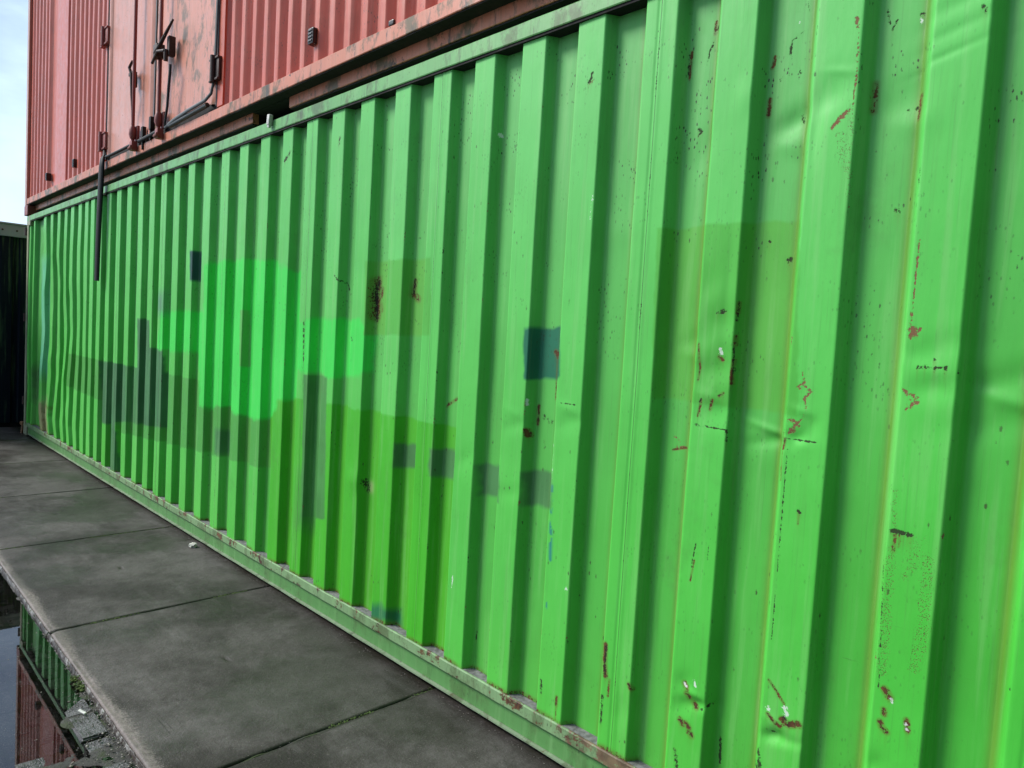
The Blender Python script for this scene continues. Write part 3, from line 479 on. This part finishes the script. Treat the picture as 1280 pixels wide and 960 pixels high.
# dents: x, z, rx, rz, depth(+ inwards)
DENTS = [(10.155, 1.60, .05, .05, .010), (10.158, 1.50, .045, .03, -.004), (10.16, 1.47, .06, .05, .016), (10.15, 1.38, .05, .02, -.007), (10.17, 1.34, .07, .05, .012), (10.13, 1.72, .04, .05, .006),
         (10.185, 1.66, .02, .20, .006), (10.33, 2.17, .05, .035, .016), (10.335, 2.10, .05, .03, -.008), (10.44, 2.21, .05, .05, .012), (10.40, 2.12, .025, .10, .010), (10.47, 2.26, .05, .012, -.004), (10.20, 2.25, .03, .05, -.006),
         (10.60, 2.17, .07, .06, .010), (10.63, 2.11, .06, .03, -.006), (10.72, 2.30, .08, .015, .003), (10.72, 2.36, .09, .02, .004), (10.72, 2.25, .09, .01, .003),
         (10.735, 1.55, .07, .035, .007), (10.73, 1.50, .06, .02, -.004), (10.735, 1.46, .06, .03, .006), (10.89, 1.49, .12, .035, .012), (10.89, 1.44, .12, .018, -.008), (10.88, 1.39, .12, .04, .008), (10.83, 1.44, .02, .10, .01),
         (10.34, 1.30, .08, .012, -.009), (10.34, 1.275, .09, .02, .010), (10.33, 1.22, .08, .04, -.003), (10.06, 1.55, .04, .03, .006), (10.06, 1.50, .05, .02, -.004),
         (10.455, 1.33, .025, .03, .008), (10.43, 1.37, .03, .012, -.005), (10.42, 1.29, .02, .02, .007), (10.18, .475, .03, .012, -.008), (10.19, .45, .05, .02, .012), (10.14, .50, .03, .03, .008), (10.14, .42, .04, .03, .009),
         (10.43, .46, .03, .018, .016), (10.42, .50, .025, .016, -.006), (10.47, .46, .05, .015, .007), (10.69, .50, .03, .03, .008), (10.73, .44, .03, .04, .009), (10.74, .47, .06, .012, .004),
         (9.62, 1.28, .06, .02, -.005), (9.61, 1.24, .07, .04, .008), (9.33, 1.24, .06, .02, -.003), (9.33, 1.19, .06, .03, .006), (9.33, .93, .06, .03, .005), (9.06, 1.02, .06, .04, .006), (8.24, .78, .05, .05, -.012),
         (9.91, .30, .03, .06, .006), (9.62, .20, .05, .05, .004), (9.75, 1.9, .08, .05, -.003), (10.05, 2.12, .05, .06, .006), (10.05, 1.9, .05, .3, .002), (8.45, .55, .03, .12, .006), (8.27, .5, .02, .25, .005), (7.93, 1.9, .04, .2, .003)]
def panel(x0, x1, dx, dz, name='wall_panel', zlo=.150, zhi=2.648):
    xs = [x0, x1] + list(np.arange(x0, x1, dx))
    for px in PX:
        if x0 < px < x1:
            for d in (-.005, -.0025, 0, .0025, .005):
                if x0 < px + d < x1: xs.append(px + d)
    xs = np.unique(np.round(xs, 5)); keep = [xs[0]]
    for v in xs[1:]:
        if v - keep[-1] > .0011: keep.append(v)
    keep[-1] = x1; xs = np.array(keep)
    zs = np.linspace(zlo, zhi, int((zhi - zlo) / dz) + 1)
    X, Z = np.meshgrid(xs, zs)
    Y = prof_y(X)
    flat = Y.copy()
    # sheet unevenness
    Y = Y + .0022 * fbm(X * 2.6, Z * 1.6, 4, 3) + .0011 * fbm(X * 9, Z * 5, 14, 2)
    for (dx_, dz_, rx, rz, a) in DENTS:
        if abs(dx_ - (x0 + x1) / 2) < (x1 - x0) / 2 + .4:
            wx = dx_ + .25 * rx * fbm(Z * 12, Z * 0 + a * 99, 6, 2)
            Y = Y + .55 * a * np.exp(-((X - wx) / rx) ** 2 - ((Z - dz_ - .25 * (X - dx_) * np.sign(a)) / rz) ** 2)
    # the far end has been pushed about: ridges wander and lean in their lower half
    k = np.clip((3.75 - X) / 1.2, 0, 1)
    lean = k * (-.10 * np.exp(-((Z - .62) / .42) ** 2) * (.5 + .5 * np.sin(X * 5.0)) + .07 * vnoise(X * 1.9, Z * 2.3, 3) - .05 * np.clip((1.2 - Z) / 1.2, 0, 1) * (X > 1.2)) * np.clip((X - .8) / .3, 0, 1)
    lean = lean * np.clip((Z - .16) / .2, 0, 1) * np.clip((2.62 - Z) / .5, 0, 1)
    Y = Y + k * .03 * np.clip(fbm(X * 1.3, Z * 1.5, 8, 3), -.2, .5) * np.clip((2.5 - Z) / .6, 0, 1)
    Xo = X + lean + .0016 * fbm(X * .7, Z * 1.4, 21, 2)
    # ---- paint
    P = np.empty(X.shape + (3,)); P[:] = GREEN
    up = np.clip((Z - .9) / 1.6, 0, 1)[..., None]
    P = P * (1 + up * np.array([.42, .07, .85]))           # paler towards the top: sheen of the light painted in
    near = np.clip((X - 9.5) / 1.3, 0, 1)[..., None]; P = P * (1 - near * (1 - up * .4) * np.array([.28, .04, .35]))
    sheet = (hash2(np.floor(X / .278), 0 * X, 3) - .5)[..., None]; P = P * (1 + sheet * np.array([.20, .07, .22]))
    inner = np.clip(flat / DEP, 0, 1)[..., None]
    P = P * (1 + inner * np.array([-.06, -.17, -.08]))      # valleys darkened: shade of the recesses painted in
    col = {}
    for kind, pts, soft, wob, al in PATCHES:
        mnx = min(q[0] for q in pts) - .15; mxx = max(q[0] for q in pts) + .15
        if mxx < x0 or mnx > x1: continue
        wx = X + wob * 2.0 * fbm(X * 22, Z * 22, 31, 3); wz = Z + wob * 2.4 * fbm(X * 18 + 7, Z * 18, 33, 3)
        d = poly_sdf(wx, wz, pts)
        a = np.clip(.5 - d / (2 * soft), 0, 1)[..., None] * al
        tgt = np.array(COL[kind])
        if kind in ('band', 'lime', 'g1', 'g2'): tgt = tgt * (1 + inner * np.array([.25, -.05, 0]))
        if kind == 'base': tgt = np.array([.11, .48, .09])
        if kind in ('teal', 'teal2', 'slate'): tgt = tgt * (1 + .25 * fbm(X * 6, Z * 5, 9, 3)[..., None])
        P = P * (1 - a) + tgt * a
    # yellow-olive line on the left shoulders
    fr = np.zeros(X.shape)
    for e in EDGES:
        if x0 - .2 < e < x1 + .2: fr = np.maximum(fr, np.exp(-((X - (e - .120 - .026)) / .014) ** 2))
    fr = fr * np.clip((X - 8.6) / 1.3, 0, 1)
    P = P * (1 - fr[..., None] * .7) + np.array([.12, .21, .025]) * fr[..., None] * .7
    low = np.clip((.62 - Z) / .5, 0, 1)[..., None] * .35; P = P * (1 - low) + P * np.array([1.05, .93, .55]) * low
    # ---- marks
    Rr = np.zeros(X.shape); Cc = Rr.copy(); Dd = Rr.copy(); Ww = Rr.copy(); Ss = Rr.copy(); Bl = Rr.copy()
    for kind, pts, wd, a, deep in STROKES:
        mnx = min(q[0] for q in pts) - .1; mxx = max(q[0] for q in pts) + .1
        if mxx < x0 or mnx > x1 or a == 0: continue
        wd = max(wd, dx * .6)
        v = a * np.exp(-(seg_dist(X, Z, pts) / wd) ** 2)
        if kind in ('rust', 'dark') and wd > .0035:
            for (qx, qz) in pts: Rr = np.maximum(Rr, .34 * a * np.exp(-((X - qx) / (wd * .9)) ** 2) * np.where(Z < qz, np.exp(-(qz - Z) / .05), 0))
        if kind in ('rust',): Rr = np.maximum(Rr, v)
        elif kind == 'chip': Cc = np.maximum(Cc, v)
        elif kind in ('dark', 'scr'): Dd = np.maximum(Dd, v)
        elif kind == 'white': Ww = np.maximum(Ww, v)
        elif kind == 'stip': Ss = np.maximum(Ss, v)
        elif kind == 'blue': Bl = np.maximum(Bl, v * (fbm(X * 60, Z * 60, 2, 2) > -.1))
        elif kind == 'tanp': P = P * (1 - v[..., None] * .8) + np.array([.34, .42, .18]) * v[..., None] * .8
    P = P * (1 - np.clip(Bl, 0, 1)[..., None]) + np.array([.01, .16, .22]) * np.clip(Bl, 0, 1)[..., None]
    # random knocks along the ridge corners, rust creeping from the bottom edge
    for e in EDGES:
        if x0 - .1 < e < x1 + .1:
            for xe, s_ in ((e, 1), (e - .12, 2)):
                g_ = np.exp(-((X - xe) / .0035) ** 2); nn = fbm(Z * 11 + e * 31, Z * 0 + s_, 41, 3)
                Dd = np.maximum(Dd, g_ * np.clip((nn - .34) * 2.0, 0, .55)); Cc = np.maximum(Cc, g_ * np.clip((-nn - .44) * 3, 0, .55))
    Rr = np.maximum(Rr, .62 * np.exp(-((Z - zlo) / .02) ** 2) * np.clip(1 + 1.5 * fbm(X * 9, Z * 0, 6, 2), 0, 1.3))
    for e, s_ in SEAMX.items():
        if x0 - .01 < s_ < x1 + .01:
            g_ = np.exp(-((X - s_) / .004) ** 2); Dd = np.maximum(Dd, g_ * np.clip(.3 + .8 * fbm(Z * 5 + e, Z * 0, 4, 3), 0, .7)); Y = Y + .0025 * np.exp(-((X - s_ + .008) / .005) ** 2) - .0015 * np.exp(-((X - s_ - .006) / .006) ** 2)
    seam = np.zeros(X.shape)
    if x0 > 3.5: seam[:, 0] = 1
    if x1 > 4 and x1 < 12: seam[:, -1] = 1
    seam = np.clip(seam * (.9 + .5 * fbm(Z * 3 + x0, Z * 0, 4, 3)), 0, 1)
    upd = np.clip((Z - 1.2) / 1.1, 0, 1) * np.clip(flat / DEP, .15, 1)
    A1 = np.stack([Rr, Cc, Dd, seam], -1); A2 = np.stack([Ww, Ss, upd, np.ones(X.shape)], -1)
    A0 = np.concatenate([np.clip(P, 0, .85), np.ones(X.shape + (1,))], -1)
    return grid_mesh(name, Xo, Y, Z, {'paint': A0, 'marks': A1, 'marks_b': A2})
seams = [.72] + sorted(SEAMX.values()) + [12.72]
# the far sheets 2.12 and 3.2
seams = [.72, 2.04, 3.20] + sorted(SEAMX.values()) + [12.72]
for a, b in zip(seams, seams[1:]):
    if b <= 6.6: dx, dz = .011, .012
    elif b <= 8.8: dx, dz = .0075, .008
    elif a < 10.9: dx, dz = .0042, .0042
    else: dx, dz = .02, .03
    me = panel(a, b, dx, dz)
    o = part('wall_panel', me, mat_panel, green)
    # each sheet laps 2 mm over the next at its welded seam
# top rail
bm = bmesh.new(); extrude_x(bm, [(-.012, 2.640), (-.014, 2.644), (-.014, 2.699), (-.010, 2.703), (.08, 2.703), (.08, 2.640)], XL + .02, XR - .02, 90, .0009, 1); o = part('top_rail', bm, mat_railtop, green)
bm = bmesh.new(); box(bm, (XL + .1, -.009, 2.630), (XR - .1, .05, 2.6395)); o = part('rail_shade_strip', bm, mat_black, green)  # black strip standing in for the shade beneath the top rail
# bottom rail: lip, recessed web, foot flange
bm = bmesh.new(); extrude_x(bm, [(-.006, .108), (-.008, .111), (-.008, .152), (-.005, .156), (.0, .156), (.003, .153), (.003, .108)], XL + .06, XR - .06, 160, .0012, 2); o = part('bottom_rail', bm, mat_lip, green)
bm = bmesh.new(); extrude_x(bm, [(.004, .0), (.004, .150), (.12, .150), (.12, .0)], XL + .06, XR - .06, 1); 
for v in bm.verts:
    if v.co.y < .05 and v.co.z < .1: v.co.z = .03
    if v.co.y < .05: v.co.y = .006
    if v.co.y > .05 and v.co.z < .1: v.co.z = .03
o = part('rail_web', bm, mat_railweb, green)
bm = bmesh.new(); extrude_x(bm, [(-.010, .022), (-.010, .028), (.12, .034), (.12, .022)], XL + .06, XR - .06, 120, .0012, 5); o = part('rail_flange', bm, mat_rail, green)
bm = bmesh.new(); extrude_x(bm, [(.0035, .1505), (.0035, .1545), (.07, .1545), (.07, .1505)], XL + .07, XR - .07, 1); o = part('rail_ledge', bm, mat_floor, green)
# corner posts, castings, roof, back and ends
def casting(bm, x, y, z):
    box(bm, (x - .09, y - .08, z), (x + .09, y + .08, z + .118), .006)
for x in (XL, XR - .085): part('corner_post', box(bmesh.new(), (x, -.012, .118), (x + .085, .14, H - .118), .008), mat_post, green)
for x in (XL, XR - .18):
    for z in (.003, H - .121):
        for y in (-.014, 2.30): part('corner_casting', box(bmesh.new(), (x, y, z), (x + .18, y + .16, z + .118), .008), mat_post, green)
bm = bmesh.new(); box(bm, (XL + .1, .10, 2.655), (XR - .1, 2.43, 2.695)); o = part('roof', bm, mat_railtop, green)
def back_wall(z0, z1, y, x0, x1):
    xs = []; x = x0
    while x < x1 - .3:
        xs += [(x, y), (x + .11, y), (x + .13, y - .045), (x + .25, y - .045)]; x += .278
    xs.append((x1, y)); bm = bmesh.new(); lo = [bm.verts.new((a, b, z0)) for a, b in xs]; hi = [bm.verts.new((a, b, z1)) for a, b in xs]
    for i in range(len(xs) - 1): bm.faces.new((lo[i], lo[i + 1], hi[i + 1], hi[i]))
    return bm
mat_greenplain = corroded('green_plain_paint', GREEN, dirt=.5, rustiness=.1)
o = part('back_wall', back_wall(.1, 2.66, 2.44, XL + .1, XR - .1), mat_greenplain, green)
for y in (.13, 1.225): part('end_door', box(bmesh.new(), (XL + .03, y, .12), (XL + .07, y + 1.085, 2.62), .006), mat_greenplain, green)
for y in (.35, .95, 1.5, 2.1): part('lock_rod', tube(bmesh.new(), [(XL - .015, y, .09), (XL - .015, y, 2.66)], .017), mat_greenplain, green)
part('end_wall', box(bmesh.new(), (XR - .07, .1, .12), (XR - .03, 2.3, 2.62)), mat_greenplain, green); part('floor_pan', box(bmesh.new(), (XL + .02, .122, .05), (XR - .02, 2.4, .12)), mat_black, green)
for z in (2.52, 1.46, .42):
    bm = bmesh.new(); tube(bm, [(XL - .020, -.012, z - .05), (XL - .020, -.012, z + .05)], .018, 10); box(bm, (XL - .05, -.02, z + .02), (XL + .01, .05, z + .035)); box(bm, (XL - .05, -.02, z - .035), (XL + .01, .05, z - .02))
    o = part('hinge', bm, mat_steel, green)
bm = bmesh.new(); box(bm, (XL - .13, -.03, .10), (XL - .002, .05, .145), .01); tube(bm, [(XL - .05, -.01, .10), (XL - .06, -.02, .002)], .014)
o = part('rusty_bracket', bm, corroded('orange_rust', (.30, .16, .08), rustiness=.8), green)
# white clip sitting over the top rail
bm = bmesh.new(); box(bm, (-.016, -.016, -.03), (.016, .010, .03), .007); box(bm, (-.012, -.011, -.044), (.012, .004, -.026), .004)
o = part('clip', bm, mat_white); o.location = (7.234, -.026, 2.702); o.rotation_euler = (0, .15, 0); tag(o, 'small white clip hooked on the top rail of the green container below the black pocket', 'clip'); smooth(o, 40)

# ------------------------------------------------------------------ RED CONTAINER
B = H + .018
RL, RR, RT = .54, 12.95, H + 3.02
red = empty('shipping_container', 'faded red shipping container with double side doors stacked on top of the green one', 'shipping container', (RL, 0, B))
def red_sheet(x0, x1, edges, ridge, sr, slp, dep, extra=None, z0=None, z1=None, lo=None):
    pts = [(x0, 0 if lo is None else lo)]
    for e in sorted(edges): pts += [(e - ridge - slp, dep), (e - ridge, 0), (e, 0), (e + sr, dep)]
    pts.append((x1, dep)); pts = [q for q in pts if x0 <= q[0] <= x1]
    if extra: pts = sorted(pts + extra)
    px = np.array([q[0] for q in pts]); py = np.array([q[1] for q in pts])
    xs = np.unique(np.round(np.concatenate([px - .004, px, px + .004, np.arange(x0, x1, .03)]), 4)); xs = xs[(xs >= x0) & (xs <= x1)]
    zs = np.linspace(z0, z1, 60); X, Z = np.meshgrid(xs, zs)
    Y = (np.interp(X - .003, px, py) + np.interp(X, px, py) + np.interp(X + .003, px, py)) / 3 + .004 * fbm(X * 1.5, Z * 1.2, 3, 3)
    return grid_mesh('wall_panel', X, Y + .004, Z)
Zb, Zt = H + .212, RT - .07
ed_right = [6.62 + .1545 * k for k in range(0, 41)]
ed_mid = [2.545, 2.725, 2.905, 3.067, 3.22, 3.38, 3.54, 3.70]
ed_left = [.72, .89, 1.06, 1.235, 1.405, 1.565]
o = part('wall_panel', red_sheet(6.50, RR - .1, ed_right, .045, .045, .035, .034, z0=Zb, z1=Zt), mat_red, red)
o = part('wall_panel', red_sheet(.62, 3.84, ed_left + ed_mid, .045, .045, .035, .034, extra=[(1.66, .034), (1.74, .034), (1.96, .002), (2.40, .0), (2.43, .034)], z0=Zb, z1=Zt), mat_red, red)
# base rails with fork pocket gap
def rail_piece(a, b, seed): 
    bm = bmesh.new(); extrude_x(bm, [(.062, H + .079), (.060, H + .082), (.060, H + .1435), (.10, H + .1435), (.10, H + .079)], a, b, max(3, int((b - a) / .12)), .0015, seed); return bm
o = part('bottom_rail', rail_piece(RL + .12, 6.805, 1), mat_redrail, red)
o = part('bottom_rail', rail_piece(7.285, RR - .12, 2), mat_redrail, red)
bm = bmesh.new(); box(bm, (6.805, .105, H + .0695), (7.285, 2.3, H + .0735)); box(bm, (6.805, .062, H + .138), (7.285, 2.3, H + .1435)); box(bm, (6.799, .105, H + .03), (6.803, 2.3, H + .15)); box(bm, (7.287, .105, H + .03), (7.291, 2.3, H + .15)); box(bm, (6.8, 2.29, H + .03), (7.29, 2.30, H + .15))
o = part('fork_pocket', bm, mat_black, red)
bm = bmesh.new(); box(bm, (RL + .1, -.012, H + .1395), (RR - .1, .0595, H + .1445)); box(bm, (RL + .2, .066, H + .070), (6.795, 2.38, H + .077)); box(bm, (7.295, .066, H + .070), (RR - .2, 2.38, H + .077)); box(bm, (RL + .2, .16, H - .006), (RR - .2, 2.38, H + .068))
o = part('underside_shade', bm, mat_black, red)  # black sheets standing in for shade under the lip and base
bm = bmesh.new(); extrude_x(bm, [(-.016, H + .1455), (-.018, H + .149), (-.018, H + .213), (-.014, H + .217), (.09, H + .217), (.09, H + .1455)], RL + .03, RR - .03, 110, .0014, 3); o = part('rail_lip', bm, mat_redrail, red)
bm = bmesh.new(); extrude_x(bm, [(-.016, RT - .07), (-.016, RT - .002), (.09, RT - .002), (.09, RT - .07)], RL + .1, RR - .1, 20, .001, 3); o = part('top_rail', bm, mat_redrail, red)
mat_redpost = corroded('red_post_paint', (.52, .30, .25), dirt=.8, rustiness=.3)
for x in (RL, RR - .10): part('corner_post', box(bmesh.new(), (x, -.024, H + .13), (x + .10, .14, RT - .12), .008), mat_redpost, red)
for x in (RL - .004, RR - .176):
    for z in (H + .012, RT - .118):
        for y in (-.026, 2.30): part('corner_casting', box(bmesh.new(), (x, y, z), (x + .18, y + .16, z + .118), .008), mat_redgear, red)
part('floor_pan', box(bmesh.new(), (RL + .02, .12, H + .165), (RR - .02, 2.42, H + .20)), mat_black, red); part('roof', box(bmesh.new(), (RL + .1, .1, RT - .05), (RR - .1, 2.43, RT - .01)), mat_red, red)
o = part('back_wall', back_wall(H + .1, RT - .04, 2.44, RL + .1, RR - .1), mat_red, red)
for x in (RL + .03, RR - .07): part('end_wall', box(bmesh.new(), (x, .14, H + .1), (x + .04, 2.3, RT - .05)), mat_red, red)
# side doors
DZ0, DZ1 = H + .262, RT - .13
def door(x0, x1):
    bm = bmesh.new(); nx = int((x1 - x0) / .05); nz_ = 40
    xs = np.unique(np.concatenate([np.linspace(x0, x1, nx), [x0 + .08, x0 + .105, x1 - .105, x1 - .08]])); zs = np.linspace(DZ0, DZ1, nz_); X, Z = np.meshgrid(xs, zs)
    rec = np.clip(np.minimum(X - x0 - .08, x1 - .08 - X) / .025, 0, 1) * .018
    Y = -.012 + rec + .003 * fbm(X * 2, Z * 1.5, 6, 3)
    Y[:, 0] = .03; Y[:, -1] = .03
    return grid_mesh('door', X, Y, Z)
d1 = part('door', door(3.90, 5.150), mat_reddoor, red, 'left door leaf')
d2 = part('door', door(5.175, 6.395), mat_reddoor2, red, 'right door leaf with dark moss streaks')
bm = bmesh.new(); box(bm, (3.84, -.010, H + .23), (3.885, .06, DZ1 + .06), .004); box(bm, (6.41, -.010, H + .23), (6.50, .06, DZ1 + .06), .004); box(bm, (3.885, .004, DZ1 + .02), (6.41, .06, DZ1 + .06), .004); o = part('door_frame', bm, mat_red, red)
bm = bmesh.new()
bm.free()
for a_, b_ in (((3.886, -.006, DZ0 - .02), (3.899, .03, DZ1)), ((5.152, -.006, DZ0), (5.173, .03, DZ1)), ((6.396, -.012, DZ0 - .02), (6.409, .03, DZ1))): part('door_seal', box(bmesh.new(), a_, b_), mat_sealgrey, red)
bm = bmesh.new(); box(bm, (3.89, .005, H + .2305), (6.40, .035, DZ0 + .02)); o = part('door_gap', bm, mat_black, red)
def rod(x):
    bm = bmesh.new(); tube(bm, [(x, -.050, H + .235), (x, -.050, DZ1 + .05)], .0135, 12)
    o = part('lock_rod', bm, mat_redgear, red); smooth(o, 50)
    b2 = bmesh.new(); tube(b2, [(x, -.050, H + .27), (x, -.050, H + .30), (x, -.050, H + .34), (x, -.050, H + .37)], [.020, .030, .028, .018], 12)
    box(b2, (x - .045, -.03, H + .255), (x + .045, -.010, H + .375), .004); box(b2, (x - .03, -.066, H + .175), (x + .03, -.02, H + .25), .006); tube(b2, [(x - .02, -.07, H + .19), (x + .045, -.07, H + .20)], .012, 8)
    smooth(part('rod_bracket', b2, mat_redgear, red), 40)
    b3 = bmesh.new()
    box(b3, (x - .05, -.07, H + 1.55), (x + .05, -.010, H + 1.61), .005)
    part('rod_guide', b3, mat_redgear, red)
rod(4.815); rod(5.42)
# locking handle on the right rod and a chain of keeper pieces on the left one
bm = bmesh.new()
tube(bm, [(5.40, -.08, H + .80), (5.52, -.085, H + .83), (5.62, -.075, H + .90), (5.70, -.06, H + .97)], [.016, .015, .012, .008], 8)
box(bm, (5.38, -.09, H + .76), (5.46, -.03, H + .86), .006); box(bm, (5.58, -.06, H + .74), (5.63, -.012, H + .88), .006); tube(bm, [(5.37, -.09, H + .73), (5.48, -.09, H + .79), (5.60, -.08, H + .77)], .011, 8); tube(bm, [(5.60, -.07, H + .78), (5.60, -.07, H + .70)], .016, 8)
o = part('door_handle', bm, mat_steel, red); smooth(o, 50)
bm = bmesh.new()
box(bm, (4.66, -.05, H + .80), (4.76, -.012, H + .825), .003); box(bm, (4.72, -.045, H + .70), (4.77, -.012, H + .80), .003)
tube(bm, [(4.76, -.05, H + .90), (4.70, -.055, H + .86), (4.74, -.05, H + .80), (4.75, -.045, H + .62), (4.72, -.03, H + .52), (4.70, -.025, H + .44)], [.01, .012, .014, .012, .01, .006], 8)
o = part('lock_keeper', bm, mat_steel, red); smooth(o, 50)
def hinge(x0, x1, z, m, fl=1):
    bm = bmesh.new(); box(bm, (x0, -.038, z + .062), (x1, .0, z + .075), .002); box(bm, (x0, -.038, z - .075), (x1, .0, z - .062), .002); xm = (x0 + x1) / 2
    tube(bm, [(xm, -.038, z - .085), (xm, -.038, z + .085)], .020, 10); box(bm, (xm - .012, -.03, z - .062), (x1, -.010, z + .062), .002)
    o = part('hinge', bm, m, red); smooth(o, 40)
for zz in (H + .40, H + 1.33, H + 2.3): hinge(3.76, 3.96, zz, mat_redgear)
for zz in (H + .47, H + 1.40, H + 2.35): hinge(6.33, 6.47, zz, mat_steel)
# loose rubber seal strip: down the right edge, along the sill, then hanging over the green wall
bm = bmesh.new()
P_ = [(6.403, -.022, H + .95), (6.400, -.024, H + .60), (6.392, -.028, H + .40), (6.375, -.035, H + .32), (6.30, -.045, H + .285), (6.0, -.05, H + .272), (5.75, -.045, H + .262), (5.52, -.035, H + .245)]
tube(bm, P_, .014, 8, flat=.6); tube(bm, [(6.30, -.028, H + .262), (5.9, -.034, H + .246), (5.6, -.03, H + .243)], .016, 8)
o = part('seal_strip', bm, mat_sealgrey, red); smooth(o, 60)
bm = bmesh.new(); tube(bm, [(5.50, -.03, H + .246), (5.56, -.05, H + .27), (5.60, -.05, H + .38), (5.63, -.055, H + .50), (5.665, -.06, H + .60), (5.668, -.06, H + .66)], [.012, .014, .015, .016, .016, .016], 8, flat=.6)
tube(bm, [(5.36, -.028, H + .246), (5.0, -.026, H + .242), (4.9, -.026, H + .242)], .016, 8)
tube(bm, [(4.74, -.028, H + .244), (4.4, -.026, H + .243), (4.0, -.028, H + .243)], .012, 8)
o = part('seal_strip', bm, mat_rubber, red); smooth(o, 60)
bm = bmesh.new(); tube(bm, [(3.895, -.016, H + .46), (3.90, -.020, H + .36), (3.93, -.028, H + .262), (3.955, -.045, H + .23), (3.955, -.050, H + .15), (3.945, -.052, H - .05), (3.92, -.052, 2.40), (3.90, -.052, 2.1), (3.885, -.050, 1.845)], [.008, .012, .026, .042, .050, .050, .049, .047, .044], 12, flat=.40)
o = part('hanging_seal', bm, mat_rubber, red, 'black rubber strip hanging down over the green wall'); smooth(o, 60)
for (x, z) in ((4.98, 3.0), (5.165, 3.045)):
    bm = bmesh.new(); box(bm, (x - .022, -.034, z - .05), (x + .022, -.004, z + .05), .005); box(bm, (x - .008, -.030, z - .13), (x + .008, -.004, z - .045)); part('door_stop', bm, mat_rubber, red)
# vents
def vent(x, z, white=False):
    bm = bmesh.new(); box(bm, (x - .030, -.022, z - .042), (x + .026, .03, z + .042), .007); v = part('vent', bm, mat_blackbox, red)
    b2 = bmesh.new()
    for k in range(4): box(b2, (x - .022, -.026, z - .030 + k * .018), (x + .018, -.0215, z - .022 + k * .018), .0015)
    q = part('louvre', b2, mat_sealgrey if white else mat_blackbox); q.parent = v
vent(7.66, 3.068, True); vent(1.642, 3.066); vent(2.815, 3.058)
bm = bmesh.new(); box(bm, (8.38, -.016, H + .22), (8.42, .0, H + .245), .006); o = part('vent', bm, mat_blackbox, red)

# ------------------------------------------------------------------ DARK SHED beyond the far end
shed = empty('storage_shed', 'dark corrugated shed with a bolted grey fascia past the far end of the green container', 'shed', (0, -1.5, 0))
bm = bmesh.new(); y = -1.62; k = 0
pts = []
while y < 3.0: pts += [(y, .0), (y + .10, .0), (y + .12, -.028), (y + .17, -.028), (y + .19, 0)]; y += .21
lo = [bm.verts.new((-.005 + d, a, .06)) for a, d in pts]; hi = [bm.verts.new((-.005 + d, a, 2.50)) for a, d in pts]
for i in range(len(pts) - 1): bm.faces.new((lo[i], lo[i + 1], hi[i + 1], hi[i]))
part('wall', bm, mat_dark, shed)
bm = bmesh.new(); box(bm, (-5.9, -1.60, .05), (-.04, 2.9, 2.5)); part('shell', bm, mat_dark, shed)
bm = bmesh.new(); box(bm, (-6.0, -1.68, 2.49), (.02, 3.05, 2.645), .006); box(bm, (-6.05, -1.72, 2.645), (.035, 3.1, 2.665), .003); part('fascia', bm, mat_greyband, shed)
for i in range(11):
    yy = -1.25 + i * .155; part('bolt', tube(bmesh.new(), [(.018, yy, 2.568), (.028, yy, 2.568)], .012, 8), mat_steel, shed)
bm = bmesh.new(); box(bm, (-5.95, -1.62, 0.0), (-.03, 2.95, .05)); part('plinth', bm, mat_black, shed)
